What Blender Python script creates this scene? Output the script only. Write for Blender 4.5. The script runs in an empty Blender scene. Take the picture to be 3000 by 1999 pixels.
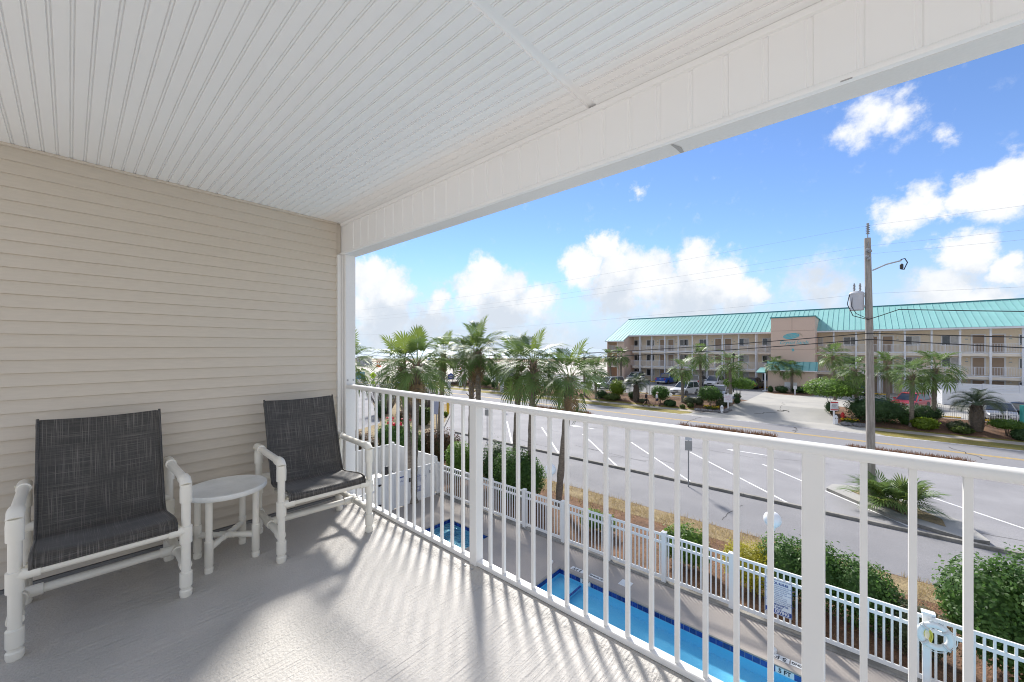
import bpy, bmesh, math, random
import numpy as np
from mathutils import Vector, Matrix, Euler, noise

random.seed(11); np.random.seed(11)
R = math.radians
SC = bpy.context.scene
COL = SC.collection

# ------------------------------------------------------------------ camera, sky, sun, exposure
F, HV, EZ = 1143.0, 1022.0, 7.0            # focal length and horizon in photo pixels, eye height
YAW = R(41.4)
FX, FY = -math.sin(YAW), math.cos(YAW)     # forward
RX, RY = math.cos(YAW), math.sin(YAW)      # right
cam_d = bpy.data.cameras.new('camera'); cam = bpy.data.objects.new('camera', cam_d); COL.objects.link(cam)
cam.location = (0, 0, EZ); cam.rotation_euler = (R(90), 0, YAW)
cam_d.sensor_width = 36; cam_d.lens = F / 3000 * 36; cam_d.shift_y = (HV - 999.5) / 3000
cam_d.clip_start = .05; cam_d.clip_end = 20000
SC.camera = cam

SUN_EL = R(38)
SUN_DIR = Vector((-.745 * math.cos(SUN_EL), .667 * math.cos(SUN_EL), math.sin(SUN_EL))).normalized()
sun_d = bpy.data.lights.new('sun', 'SUN'); sun = bpy.data.objects.new('sun', sun_d); COL.objects.link(sun)
sun_d.energy = 2.35; sun_d.angle = R(6.5); sun_d.color = (1, .955, .89)
sun.rotation_euler = (-SUN_DIR).to_track_quat('-Z', 'Y').to_euler(); sun.location = (0, 0, 40)
SKY_STRENGTH = .0575
EXPOSURE = 1.60

SC.view_settings.view_transform = 'Standard'; SC.view_settings.look = 'None'
SC.view_settings.exposure = EXPOSURE; SC.view_settings.gamma = 1
SC.view_settings.use_curve_mapping = False
SC.render.engine = 'CYCLES'
SC.cycles.use_denoising = True
SC.cycles.filter_width = 1.05
SC.cycles.max_bounces = 10; SC.cycles.diffuse_bounces = 7; SC.cycles.transparent_max_bounces = 16
SC.cycles.caustics_reflective = False; SC.cycles.caustics_refractive = False
SC.cycles.sample_clamp_indirect = 8

def pdir(u, v):
    r = (u - 1500) / F
    return Vector((FX + r * RX, FY + r * RY, (HV - v) / F))

world = bpy.data.worlds.new('World'); SC.world = world; world.use_nodes = True
def build_world():
    nt = world.node_tree; N = nt.nodes; L = nt.links; N.clear()
    world.cycles.sampling_method = 'MANUAL'; world.cycles.sample_map_resolution = 256
    tc = N.new('ShaderNodeTexCoord')
    nrm = N.new('ShaderNodeVectorMath'); nrm.operation = 'NORMALIZE'; L.new(tc.outputs['Generated'], nrm.inputs[0]); V = nrm.outputs[0]
    def link(x, s):
        if isinstance(x, bpy.types.NodeSocket): L.new(x, s)
        elif x is not None: s.default_value = x
    def nz(scale, detail, rough=.55):
        n = N.new('ShaderNodeTexNoise'); n.inputs['Scale'].default_value = scale
        n.inputs['Detail'].default_value = detail; n.inputs['Roughness'].default_value = rough
        L.new(V, n.inputs['Vector']); return n
    def vm(op, a, b):
        n = N.new('ShaderNodeVectorMath'); n.operation = op; link(a, n.inputs[0]); link(b, n.inputs[1])
        return n.outputs['Value'] if op in ('DISTANCE', 'DOT_PRODUCT') else n.outputs[0]
    def mm(op, a, b, c=None):
        n = N.new('ShaderNodeMath'); n.operation = op
        for i, x in enumerate((a, b, c)): link(x, n.inputs[i])
        return n.outputs[0]
    def ramp(x, lo, hi, t0=0., t1=1.):
        n = N.new('ShaderNodeMapRange'); n.interpolation_type = 'SMOOTHSTEP'
        link(x, n.inputs[0]); n.inputs[1].default_value = lo; n.inputs[2].default_value = hi
        n.inputs[3].default_value = t0; n.inputs[4].default_value = t1
        return n.outputs[0]
    # cumulus: bright heads (lit) over greyer bodies (base), as directions in the sky, broken up with noise
    lit = [  # photo position (2353 wide), radius, weight
        (850,648,40,1),(905,668,38,.95),(1003,700,24,.9),(826,700,40,.8),
        (1120,636,34,1),(1160,665,36,.95),(1225,695,36,.9),(1078,668,34,.85),
        (1388,572,30,1),(1335,618,40,1),(1425,622,46,1),(1495,636,46,.95),(1605,612,44,1),(1660,645,46,1),(1715,672,30,.9),(1550,660,44,.8),
        (2240,578,40,.95),(2345,612,34,.95),(2180,678,46,.95),(2270,690,44,.95),
        (2085,490,44,.85),(2155,480,28,.8),(2245,440,36,.85),(2318,430,52,1),
        (1985,275,40,.55),(2060,265,38,.52),(2185,300,24,.5),(1465,438,18,.5)]
    base = [(880,722,64,.75),(985,738,48,.65),(1150,718,66,.75),(1420,680,62,.75),(1570,690,74,.8),(1690,705,44,.6),
        (1900,655,56,.55),(2225,640,46,.5),(2330,660,40,.6),(1000,790,90,.45),(1230,785,80,.42),(2160,700,60,.6)]
    wv = vm('ADD', V, vm('MULTIPLY', vm('SUBTRACT', nz(13, 6, .62).outputs['Color'], (.5, .5, .5)), (.13, .13, .10)))
    def field(bl):
        acc = None
        for (x, y, r, a) in bl:
            c = pdir(x * 1.275, y * 1.275); rr = r * 1.275 / F / c.length * 1.75; c.normalize()
            m = mm('MULTIPLY_ADD', vm('DISTANCE', wv, tuple(c)), -a / rr, a)
            acc = m if acc is None else mm('MAXIMUM', acc, m)
        return acc
    fl, fb = field(lit), field(base)
    sx = N.new('ShaderNodeSeparateXYZ'); L.new(V, sx.inputs[0])
    # sky out of view: cumulus cover raised to add fill light, thicker towards the horizon
    om = ramp(vm('DOT_PRODUCT', V, tuple(pdir(1900, 900).normalized())), .62, .8, 1, 0)
    gen = mm('SUBTRACT', nz(3.2, 4, .55).outputs['Fac'], mm('MULTIPLY_ADD', sx.outputs['Z'], .06, .40))
    gen = mm('MULTIPLY', mm('MULTIPLY', gen, 4), om)
    det = mm('MULTIPLY', mm('SUBTRACT', nz(30, 6, .62).outputs['Fac'], .5), .75)
    den = mm('ADD', mm('MAXIMUM', mm('MAXIMUM', fl, gen), fb), det)
    cover = ramp(den, .04, .50)
    bil = mm('MULTIPLY', mm('SUBTRACT', nz(21, 7, .58).outputs['Fac'], .5), 1.5)
    shade = ramp(mm('ADD', mm('SUBTRACT', fb, mm('MAXIMUM', fl, 0)), mm('ADD', bil, mm('MULTIPLY', det, .4))), -.55, .55)
    sky = N.new('ShaderNodeTexSky'); sky.sky_type = 'NISHITA'; sky.sun_disc = False
    sky.sun_elevation = SUN_EL; sky.sun_rotation = math.atan2(SUN_DIR.x, SUN_DIR.y)
    sky.altitude = 0; sky.air_density = 1.0; sky.dust_density = 0; sky.ozone_density = 3.0
    hsv = N.new('ShaderNodeHueSaturation'); hsv.inputs['Saturation'].default_value = SKY_SAT; hsv.inputs['Value'].default_value = SKY_VAL
    hsv.inputs['Hue'].default_value = SKY_HUE
    tn = N.new('ShaderNodeMix'); tn.data_type = 'RGBA'; tn.blend_type = 'MULTIPLY'; tn.inputs['Factor'].default_value = 1
    L.new(sky.outputs[0], tn.inputs[6]); tn.inputs[7].default_value = (.86, .935, 1.12, 1); L.new(tn.outputs[2], hsv.inputs['Color'])
    hz = N.new('ShaderNodeMix'); hz.data_type = 'RGBA'; L.new(ramp(sx.outputs['Z'], .0, .24, .85, 0), hz.inputs['Factor'])
    L.new(hsv.outputs[0], hz.inputs[6]); hz.inputs[7].default_value = HAZE
    cc = N.new('ShaderNodeMix'); cc.data_type = 'RGBA'; L.new(shade, cc.inputs['Factor'])
    cc.inputs[6].default_value = CLOUD_LIT; cc.inputs[7].default_value = CLOUD_DARK
    mx = N.new('ShaderNodeMix'); mx.data_type = 'RGBA'
    L.new(cover, mx.inputs['Factor']); L.new(hz.outputs[2], mx.inputs[6]); L.new(cc.outputs[2], mx.inputs[7])
    bg = N.new('ShaderNodeBackground'); bg.inputs['Strength'].default_value = SKY_STRENGTH
    L.new(mx.outputs[2], bg.inputs['Color'])
    o = N.new('ShaderNodeOutputWorld'); L.new(bg.outputs[0], o.inputs['Surface'])
SKY_SAT, SKY_VAL, SKY_HUE = 1.0, .88, .5
CLOUD_LIT, CLOUD_DARK, HAZE = (5.8, 5.9, 6.05, 1), (4.1, 4.5, 5.05, 1), (3.1, 3.9, 5.1, 1)
build_world()

# ------------------------------------------------------------------ places in the photograph -> places on the ground
def gz(y):                                  # the hotel's lot lies a little higher than the road
    return .9 * min(1, max(0, (y - 46.6) / 3.6))
def G(u, v):
    a, b = .5, 600.
    k = (v - HV) / F
    r = (u - 1500) / F
    for _ in range(60):
        m = (a + b) / 2
        y = m * (FY + r * RY)
        if EZ - m * k > gz(y): a = m
        else: b = m
    return Vector((a * (FX + r * RX), a * (FY + r * RY), gz(a * (FY + r * RY))))
def XY(u, y, z=None):
    r = (u - 1500) / F
    d = y / (FY + r * RY)
    return Vector((d * (FX + r * RX), y, gz(y) if z is None else z))
def ZA(u, v, y):                            # height of a photo point on the vertical plane y
    r = (u - 1500) / F
    return EZ - (v - HV) / F * y / (FY + r * RY)
def PX(u, v, d):
    return Vector((0, 0, EZ)) + pdir(u, v) * d

# ------------------------------------------------------------------ mesh helpers
class MB:
    def __init__(s): s.v = []; s.f = []; s.m = []
    def add(s, vs, fs, mi=0):
        o = len(s.v); s.v.extend([tuple(p) for p in vs]); s.f.extend([tuple(i + o for i in f) for f in fs]); s.m.extend([mi] * len(fs)); return s
    def box(s, x0, x1, y0, y1, z0, z1, mi=0, M=None):
        vs = [Vector(p) for p in ((x0,y0,z0),(x1,y0,z0),(x1,y1,z0),(x0,y1,z0),(x0,y0,z1),(x1,y0,z1),(x1,y1,z1),(x0,y1,z1))]
        if M is not None: vs = [M @ p for p in vs]
        return s.add(vs, [(0,3,2,1),(4,5,6,7),(0,1,5,4),(1,2,6,5),(2,3,7,6),(3,0,4,7)], mi)
    def extr(s, prof, axis, a0, a1, mi=0, caps=True):   # closed profile in the two other axes (y,z) / (x,z) / (x,y)
        n = len(prof)
        def P(a, p): return (a, p[0], p[1]) if axis == 'x' else ((p[0], a, p[1]) if axis == 'y' else (p[0], p[1], a))
        vs = [P(a0, p) for p in prof] + [P(a1, p) for p in prof]
        fs = [(i, (i + 1) % n, n + (i + 1) % n, n + i) for i in range(n)]
        if caps: fs += [tuple(range(n))[::-1], tuple(range(n, 2 * n))]
        return s.add(vs, fs, mi)
    def tube(s, pts, rad, n=8, caps=True, mi=0):
        pts = [Vector(p) for p in pts]; k = len(pts)
        if not hasattr(rad, '__len__'): rad = [rad] * k
        vs = []; fs = []; ref = None
        for i in range(k):
            a = pts[max(0, i - 1)]; b = pts[min(k - 1, i + 1)]
            if (b - a).length < 1e-6: b = pts[min(k - 1, i + 2)]; a = pts[max(0, i - 2)]
            t = (b - a).normalized()
            if ref is None: ref = Vector((0, 0, 1)) if abs(t.z) < .9 else Vector((1, 0, 0))
            sx = t.cross(ref).normalized(); sy = sx.cross(t).normalized(); ref = sy
            for j in range(n):
                w = 2 * math.pi * j / n
                vs.append(pts[i] + (sx * math.cos(w) + sy * math.sin(w)) * rad[i])
        for i in range(k - 1):
            for j in range(n):
                j2 = (j + 1) % n
                fs.append((i * n + j, i * n + j2, (i + 1) * n + j2, (i + 1) * n + j))
        if caps: fs += [tuple(range(n))[::-1], tuple(range((k - 1) * n, k * n))]
        return s.add(vs, fs, mi)
    def lathe(s, prof, n=16, c=(0, 0, 0), mi=0, M=None, caps=True):
        vs = []; k = len(prof)
        for r, z in prof:
            for j in range(n):
                w = 2 * math.pi * j / n
                p = Vector((r * math.cos(w), r * math.sin(w), z))
                if M is not None: p = M @ p
                vs.append(p + Vector(c))
        fs = [(i * n + j, i * n + (j + 1) % n, (i + 1) * n + (j + 1) % n, (i + 1) * n + j) for i in range(k - 1) for j in range(n)]
        if caps: fs += [tuple(range(n))[::-1], tuple(range((k - 1) * n, k * n))]
        return s.add(vs, fs, mi)
    def mesh(s, name, mats, smooth=None):
        me = bpy.data.meshes.new(name); me.from_pydata(s.v, [], s.f)
        if not isinstance(mats, (list, tuple)): mats = [mats]
        for m in mats: me.materials.append(m)
        if len(mats) > 1: me.polygons.foreach_set('material_index', s.m)
        bm = bmesh.new(); bm.from_mesh(me); bmesh.ops.recalc_face_normals(bm, faces=bm.faces[:]); bm.to_mesh(me); bm.free()
        if smooth:
            me.polygons.foreach_set('use_smooth', [True] * len(me.polygons))
            me.set_sharp_from_angle(angle=R(smooth if smooth is not True else 40))
        me.update(); return me
    def build(s, name, mats, parent=None, smooth=None, loc=None, rot=None, bevel=0):
        return put(name, s.mesh(name, mats, smooth), parent, loc, rot, bevel=bevel)

def put(name, me, parent=None, loc=None, rot=None, scale=None, bevel=0):
    o = bpy.data.objects.new(name, me); COL.objects.link(o)
    if parent is not None: o.parent = parent
    if loc is not None: o.location = loc
    if rot is not None: o.rotation_euler = rot if hasattr(rot, '__len__') else (0, 0, rot)
    if scale is not None: o.scale = scale if hasattr(scale, '__len__') else (scale,) * 3
    if bevel:
        b = o.modifiers.new('bevel', 'BEVEL'); b.width = bevel; b.segments = 2; b.limit_method = 'ANGLE'; b.angle_limit = R(50)
    return o
def tag(o, label=None, cat=None, group=None, kind=None):
    if label: o['label'] = label
    if cat: o['category'] = cat
    if group: o['group'] = group
    if kind: o['kind'] = kind
    return o
def thing(name, label, cat, loc=(0, 0, 0), rot=0, group=None):
    return tag(put(name, None, None, loc, rot), label, cat, group)
def copy_tree(o, parent=None):
    c = o.copy(); COL.objects.link(c); c.parent = parent
    for ch in o.children: copy_tree(ch, c)
    return c
def npmesh(name, V, Fq, mats, mi=None, smooth=False):      # V (n,3), Fq (m,4) quads, fast
    me = bpy.data.meshes.new(name); n, m = len(V), len(Fq); k = Fq.shape[1]
    me.vertices.add(n); me.vertices.foreach_set('co', np.asarray(V, np.float32).ravel())
    me.loops.add(m * k); me.loops.foreach_set('vertex_index', np.asarray(Fq, np.int32).ravel())
    me.polygons.add(m); me.polygons.foreach_set('loop_start', np.arange(0, m * k, k, dtype=np.int32))
    for x in (mats if isinstance(mats, (list, tuple)) else [mats]): me.materials.append(x)
    if mi is not None: me.polygons.foreach_set('material_index', np.asarray(mi, np.int32))
    if smooth: me.polygons.foreach_set('use_smooth', [True] * m)
    me.update(calc_edges=True); me.validate(); return me

# ------------------------------------------------------------------ materials
def mat(name, col, rough=.6, col2=None, nscale=3., lo=.35, hi=.65, detail=5, bump=0., bscale=40., bdetail=4, spec=.5, metal=0.,
        coords='P', transl=0., stretch=(1, 1, 1), rnd=0., fine=0., fscale=90., tcol=None, coat=0., alpha=None):
    m = bpy.data.materials.new(name); m.use_nodes = True; nt = m.node_tree; N = nt.nodes; L = nt.links
    b = N['Principled BSDF']; out = N['Material Output']
    if coords == 'P': src = N.new('ShaderNodeNewGeometry').outputs['Position']
    else: src = N.new('ShaderNodeTexCoord').outputs['Object']
    mp = N.new('ShaderNodeMapping'); mp.inputs['Scale'].default_value = stretch; L.new(src, mp.inputs['Vector']); src = mp.outputs[0]
    c2 = col2 if col2 is not None else tuple(c * .82 for c in col)
    n = N.new('ShaderNodeTexNoise'); n.inputs['Scale'].default_value = nscale; n.inputs['Detail'].default_value = detail; L.new(src, n.inputs['Vector'])
    mr = N.new('ShaderNodeMapRange'); mr.inputs[1].default_value = lo; mr.inputs[2].default_value = hi; L.new(n.outputs['Fac'], mr.inputs[0])
    mx = N.new('ShaderNodeMix'); mx.data_type = 'RGBA'; mx.inputs[6].default_value = (*col, 1); mx.inputs[7].default_value = (*c2, 1)
    L.new(mr.outputs[0], mx.inputs['Factor']); c = mx.outputs[2]
    if fine:
        n2 = N.new('ShaderNodeTexNoise'); n2.inputs['Scale'].default_value = fscale; n2.inputs['Detail'].default_value = 3; L.new(src, n2.inputs['Vector'])
        m2 = N.new('ShaderNodeMapRange'); m2.inputs[1].default_value = .3; m2.inputs[2].default_value = .7; m2.inputs[3].default_value = 1 - fine; m2.inputs[4].default_value = 1 + fine
        L.new(n2.outputs['Fac'], m2.inputs[0])
        h = N.new('ShaderNodeHueSaturation'); L.new(c, h.inputs['Color']); L.new(m2.outputs[0], h.inputs['Value']); c = h.outputs[0]
    if rnd:
        oi = N.new('ShaderNodeObjectInfo'); m3 = N.new('ShaderNodeMapRange'); m3.inputs[3].default_value = 1 - rnd; m3.inputs[4].default_value = 1 + rnd
        L.new(oi.outputs['Random'], m3.inputs[0])
        h = N.new('ShaderNodeHueSaturation'); L.new(c, h.inputs['Color']); L.new(m3.outputs[0], h.inputs['Value']); c = h.outputs[0]
    L.new(c, b.inputs['Base Color'])
    b.inputs['Roughness'].default_value = rough; b.inputs['Metallic'].default_value = metal
    b.inputs['Specular IOR Level'].default_value = spec; b.inputs['Coat Weight'].default_value = coat
    if bump:
        nb = N.new('ShaderNodeTexNoise'); nb.inputs['Scale'].default_value = bscale; nb.inputs['Detail'].default_value = bdetail; L.new(src, nb.inputs['Vector'])
        bp = N.new('ShaderNodeBump'); bp.inputs['Strength'].default_value = 1; bp.inputs['Distance'].default_value = bump
        L.new(nb.outputs['Fac'], bp.inputs['Height']); L.new(bp.outputs[0], b.inputs['Normal'])
    if transl:
        t = N.new('ShaderNodeBsdfTranslucent'); ms = N.new('ShaderNodeMixShader'); ms.inputs[0].default_value = transl
        if tcol: t.inputs['Color'].default_value = (*tcol, 1)
        else: L.new(c, t.inputs['Color'])
        L.new(b.outputs[0], ms.inputs[1]); L.new(t.outputs[0], ms.inputs[2]); L.new(ms.outputs[0], out.inputs['Surface'])
    return m
WHITE_VINYL = mat('white_vinyl', (.80, .80, .79), .45, (.76, .76, .745), 1.5)
WHITE_TRIM = mat('white_trim', (.80, .795, .78), .45, (.75, .745, .73), 1.5, fine=.02)
RAIL_WHITE = mat('rail_white', (.80, .79, .77), .35, (.76, .75, .725), 2)
SOFFIT = mat('soffit_white', (.89, .89, .89), .5, (.87, .87, .87), 1.2)
SIDING = mat('siding_beige', (.60, .54, .46), .6, (.57, .515, .435), 1.5, bump=.0006, bscale=60, stretch=(1, .15, 1), fine=.03)
PVC = mat('pvc_ivory', (.80, .775, .70), .35, (.75, .725, .65), 5, coords='O', bump=.0004, bscale=120)
STEEL = mat('galvanised', (.45, .46, .47), .45, metal=.7, coords='O')
BLACK = mat('black_plastic', (.02, .02, .022), .5)
DARK = mat('dark_rubber', (.025, .025, .025), .8)
GREYM = mat('grey_paint', (.42, .43, .45), .5)
YELLOW = mat('yellow_paint', (.80, .50, .02), .6, (.70, .42, .03), 8)
RED = mat('red_paint', (.55, .02, .02), .45)
BLUE = mat('sign_blue', (.05, .10, .32), .5)
def flat(name, col, rough=.6, **k): return mat(name, col, rough, tuple(c * .92 for c in col), 5, **k)

def floor_material():
    m = bpy.data.materials.new('balcony_concrete'); m.use_nodes = True; nt = m.node_tree; N = nt.nodes; L = nt.links; b = N['Principled BSDF']
    p = N.new('ShaderNodeNewGeometry').outputs['Position']
    def nz(s, d, st=(1, 1, 1), rot=0, ro=.5):
        mp = N.new('ShaderNodeMapping'); mp.inputs['Scale'].default_value = st; mp.inputs['Rotation'].default_value = (0, 0, rot)
        L.new(p, mp.inputs[0]); n = N.new('ShaderNodeTexNoise'); n.inputs['Scale'].default_value = s; n.inputs['Detail'].default_value = d
        n.inputs['Roughness'].default_value = ro; L.new(mp.outputs[0], n.inputs['Vector']); return n.outputs['Fac']
    def mr(x, a, b_, c, d):
        n = N.new('ShaderNodeMapRange'); L.new(x, n.inputs[0])
        for i, q in enumerate((a, b_, c, d)): n.inputs[i + 1].default_value = q
        return n.outputs[0]
    mx = N.new('ShaderNodeMix'); mx.data_type = 'RGBA'; L.new(mr(nz(1.3, 6), .35, .65, 0, 1), mx.inputs['Factor'])
    mx.inputs[6].default_value = (.50, .475, .445, 1); mx.inputs[7].default_value = (.40, .385, .36, 1)
    h = N.new('ShaderNodeHueSaturation'); L.new(mx.outputs[2], h.inputs['Color']); L.new(mr(nz(160, 3), .3, .7, .9, 1.1), h.inputs['Value'])
    L.new(h.outputs[0], b.inputs['Base Color']); b.inputs['Roughness'].default_value = .62
    add = N.new('ShaderNodeMath'); add.operation = 'ADD'
    L.new(nz(75, 4), add.inputs[0]); L.new(mr(nz(60, 3, (1, .05, 1), R(35)), .3, .7, 0, .9), add.inputs[1])
    bp = N.new('ShaderNodeBump'); bp.inputs['Distance'].default_value = .004; L.new(add.outputs[0], bp.inputs['Height']); L.new(bp.outputs[0], b.inputs['Normal'])
    return m
def sling_material():
    m = bpy.data.materials.new('sling_fabric'); m.use_nodes = True; nt = m.node_tree; N = nt.nodes; L = nt.links; b = N['Principled BSDF']
    s = N.new('ShaderNodeSeparateXYZ'); L.new(N.new('ShaderNodeTexCoord').outputs['Object'], s.inputs[0])
    d = N.new('ShaderNodeMath'); d.operation = 'SUBTRACT'; L.new(s.outputs['Z'], d.inputs[0]); L.new(s.outputs['X'], d.inputs[1])
    c = N.new('ShaderNodeCombineXYZ'); L.new(s.outputs['Y'], c.inputs[0]); L.new(d.outputs[0], c.inputs[1])
    def th(st, off):
        mp = N.new('ShaderNodeMapping'); mp.inputs['Scale'].default_value = st; mp.inputs['Location'].default_value = (off, off, 0); L.new(c.outputs[0], mp.inputs[0])
        n = N.new('ShaderNodeTexNoise'); n.inputs['Scale'].default_value = 1; n.inputs['Detail'].default_value = 2; L.new(mp.outputs[0], n.inputs['Vector'])
        r = N.new('ShaderNodeMapRange'); r.inputs[1].default_value = .53; r.inputs[2].default_value = .72; L.new(n.outputs['Fac'], r.inputs[0]); return r.outputs[0]
    a = N.new('ShaderNodeMath'); a.operation = 'MAXIMUM'; L.new(th((330, 3.5, 1), 3), a.inputs[0]); L.new(th((4, 420, 1), 9), a.inputs[1])
    mx = N.new('ShaderNodeMix'); mx.data_type = 'RGBA'; L.new(a.outputs[0], mx.inputs['Factor'])
    mx.inputs[6].default_value = (.026, .024, .0225, 1); mx.inputs[7].default_value = (.165, .152, .138, 1)
    L.new(mx.outputs[2], b.inputs['Base Color']); b.inputs['Roughness'].default_value = .48; b.inputs['Sheen Weight'].default_value = .15
    return m
def water_material(name, tint, bump, scale, rough=.02):
    m = bpy.data.materials.new(name); m.use_nodes = True; nt = m.node_tree; N = nt.nodes; L = nt.links; N.remove(N['Principled BSDF'])
    p = N.new('ShaderNodeNewGeometry').outputs['Position']
    n = N.new('ShaderNodeTexNoise'); n.inputs['Scale'].default_value = scale; n.inputs['Detail'].default_value = 3; L.new(p, n.inputs['Vector'])
    bp = N.new('ShaderNodeBump'); bp.inputs['Distance'].default_value = bump; L.new(n.outputs['Fac'], bp.inputs['Height'])
    lw = N.new('ShaderNodeLayerWeight'); lw.inputs['Blend'].default_value = .5; L.new(bp.outputs[0], lw.inputs['Normal'])
    pw = N.new('ShaderNodeMath'); pw.operation = 'POWER'; pw.inputs[1].default_value = 5; L.new(lw.outputs['Facing'], pw.inputs[0])
    fr = N.new('ShaderNodeMath'); fr.operation = 'MULTIPLY_ADD'; fr.inputs[1].default_value = .98; fr.inputs[2].default_value = .02; L.new(pw.outputs[0], fr.inputs[0])
    t = N.new('ShaderNodeBsdfTransparent'); t.inputs['Color'].default_value = (*tint, 1)
    gl = N.new('ShaderNodeBsdfGlossy'); gl.inputs['Roughness'].default_value = rough; L.new(bp.outputs[0], gl.inputs['Normal'])
    ms = N.new('ShaderNodeMixShader'); L.new(fr.outputs[0], ms.inputs[0]); L.new(t.outputs[0], ms.inputs[1]); L.new(gl.outputs[0], ms.inputs[2])
    L.new(ms.outputs[0], N['Material Output'].inputs['Surface']); return m
def leafmat(name, col, col2, tr=.35, rough=.52, nscale=2.0, spec=.3, **k):
    return mat(name, col, rough, col2, nscale, transl=tr, tcol=tuple(min(1, c * 1.9) for c in col), rnd=.12, spec=spec, **k)
LEAF = leafmat('leaf_green', (.085, .165, .036), (.042, .095, .024), nscale=3.5)
LEAF_B = leafmat('leaf_bright', (.125, .215, .036), (.070, .135, .026), nscale=3.5)
LEAF_D = leafmat('leaf_dark', (.050, .100, .030), (.026, .060, .020), nscale=3.5, tr=.25)
LEAF_Y = leafmat('leaf_yellow', (.36, .33, .03), (.24, .23, .022), nscale=6)
LEAF_L = leafmat('leaf_lime', (.17, .24, .02), (.10, .16, .018), nscale=3)
LEAF_R = leafmat('leaf_redtip', (.11, .055, .035), (.04, .06, .02), nscale=7)
LEAF_G = leafmat('leaf_greyish', (.12, .14, .08), (.05, .07, .03), nscale=8)
GRASSY = leafmat('grass_green', (.10, .14, .035), (.06, .09, .02), nscale=2)
STRAW = leafmat('dry_grass', (.42, .32, .15), (.28, .20, .09), tr=.2, rough=.7, nscale=3)
PINE = leafmat('pine_straw_bits', (.26, .14, .075), (.15, .08, .045), tr=.1, rough=.8, nscale=5)
TWIG = mat('bare_twig', (.22, .20, .19), .8, (.15, .13, .12), 12)
FROND = leafmat('palm_frond', (.125, .190, .055), (.078, .130, .038), tr=.2, rough=.5, nscale=1.6, spec=.25)
FROND_D = leafmat('palm_frond_dead', (.33, .24, .14), (.22, .15, .09), tr=.1, rough=.8, spec=.2)
FROND_Y = leafmat('palm_frond_new', (.17, .225, .045), (.11, .17, .035), tr=.22, rough=.42)
FROND_P = leafmat('pindo_frond', (.085, .115, .065), (.05, .075, .04), tr=.2, rough=.4)
TRUNK = mat('palm_trunk', (.25, .215, .175), .9, (.15, .125, .10), 6, coords='O', stretch=(1, 1, 3), bump=.02, bscale=14, fine=.2, fscale=30)
BOOT = mat('palm_boots', (.33, .255, .175), .85, (.17, .12, .08), 9, coords='O', rnd=.1)
BARK = mat('bark', (.14, .11, .085), .9, (.08, .065, .05), 9, coords='O', bump=.01, bscale=25)
GLASS = mat('window_glass', (.035, .042, .05), .06, (.06, .065, .07), 1.0, spec=.8)
CURTAIN = mat('pale_blind', (.55, .55, .54), .3, (.42, .43, .44), 3)
# ------------------------------------------------------------------ the ground and what lies flat on it
def clip(poly, y0, y1):
    for lim, sgn in ((y0, 1), (y1, -1)):
        out = []
        for i in range(len(poly)):
            a, b = poly[i], poly[(i + 1) % len(poly)]
            ia, ib = (a[1] - lim) * sgn >= 0, (b[1] - lim) * sgn >= 0
            if ia: out.append(a)
            if ia != ib:
                t = (lim - a[1]) / (b[1] - a[1]); out.append((a[0] + (b[0] - a[0]) * t, lim))
        poly = out
        if not poly: break
    return poly
def sheet(name, poly, off, m, parent=None, kind='structure'):
    b = MB()
    for y0, y1 in ((-9e3, 46.6), (46.6, 50.2), (50.2, 9e3)):
        q = clip(list(poly), y0, y1)
        if len(q) > 2: b.add([(x, y, gz(y) + off) for x, y in q], [tuple(range(len(q)))])
    o = b.build(name, m, parent)
    if parent is None: tag(o, kind=kind)
    return o
def rect(x0, x1, y0, y1): return [(x0, y0), (x1, y0), (x1, y1), (x0, y1)]
def cf(d, s): return (d * FX + s * RX, d * FY + s * RY)       # forward / sideways -> world

SAND = mat('beach_sand', (.56, .52, .46), .95, (.50, .46, .40), .12, bump=.05, bscale=1.5, fine=.06, fscale=6)
ASPH = mat('asphalt_old', (.285, .280, .290), .9, (.232, .228, .238), .45, bump=.004, bscale=120, fine=.16, fscale=55)
ASPH2 = mat('asphalt_lane', (.235, .231, .240), .9, (.205, .202, .211), .5, bump=.004, bscale=120, fine=.18, fscale=55)
ROADM = mat('asphalt_road', (.230, .228, .240), .9, (.200, .198, .210), .3, stretch=(.15, 1, 1), fine=.12, fscale=30)
CONC = mat('driveway_concrete', (.40, .385, .355), .9, (.34, .33, .31), .5, fine=.08, fscale=20)
LOTM = mat('lot_asphalt', (.25, .25, .257), .9, (.215, .215, .222), .3, fine=.1, fscale=20)
SIDEW = mat('sidewalk_concrete', (.43, .38, .32), .9, (.37, .33, .28), 1.2, fine=.06, fscale=20)
VERGE = mat('verge_grass', (.255, .195, .045), .95, (.165, .155, .03), .5, fine=.3, fscale=9, bump=.03, bscale=14)
STRAWBED = mat('pine_straw', (.215, .115, .065), .95, (.13, .075, .045), 1.5, fine=.35, fscale=14, bump=.03, bscale=25)
DRYM = mat('dry_verge', (.30, .23, .12), .95, (.21, .155, .085), 2.0, fine=.3, fscale=18, bump=.03, bscale=25)
DECK = mat('deck_concrete', (.415, .365, .325), .85, (.37, .33, .295), .9, fine=.05, fscale=40, bump=.001, bscale=60)
KERBM = mat('kerb_concrete', (.30, .285, .26), .9, (.20, .19, .17), 2.5, fine=.15, fscale=20)
LINEW = mat('white_marking', (.72, .72, .73), .7, (.36, .36, .37), 5, lo=.48, hi=.78, detail=8, fine=.12, fscale=30)
LINEY = mat('yellow_marking', (.62, .40, .07), .7, (.50, .33, .08), 7, fine=.1, fscale=30)
SEA = mat('sea_water', (.30, .37, .42), .25, (.24, .31, .36), .02, stretch=(1, 1, 1), bump=.3, bscale=.15)

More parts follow.
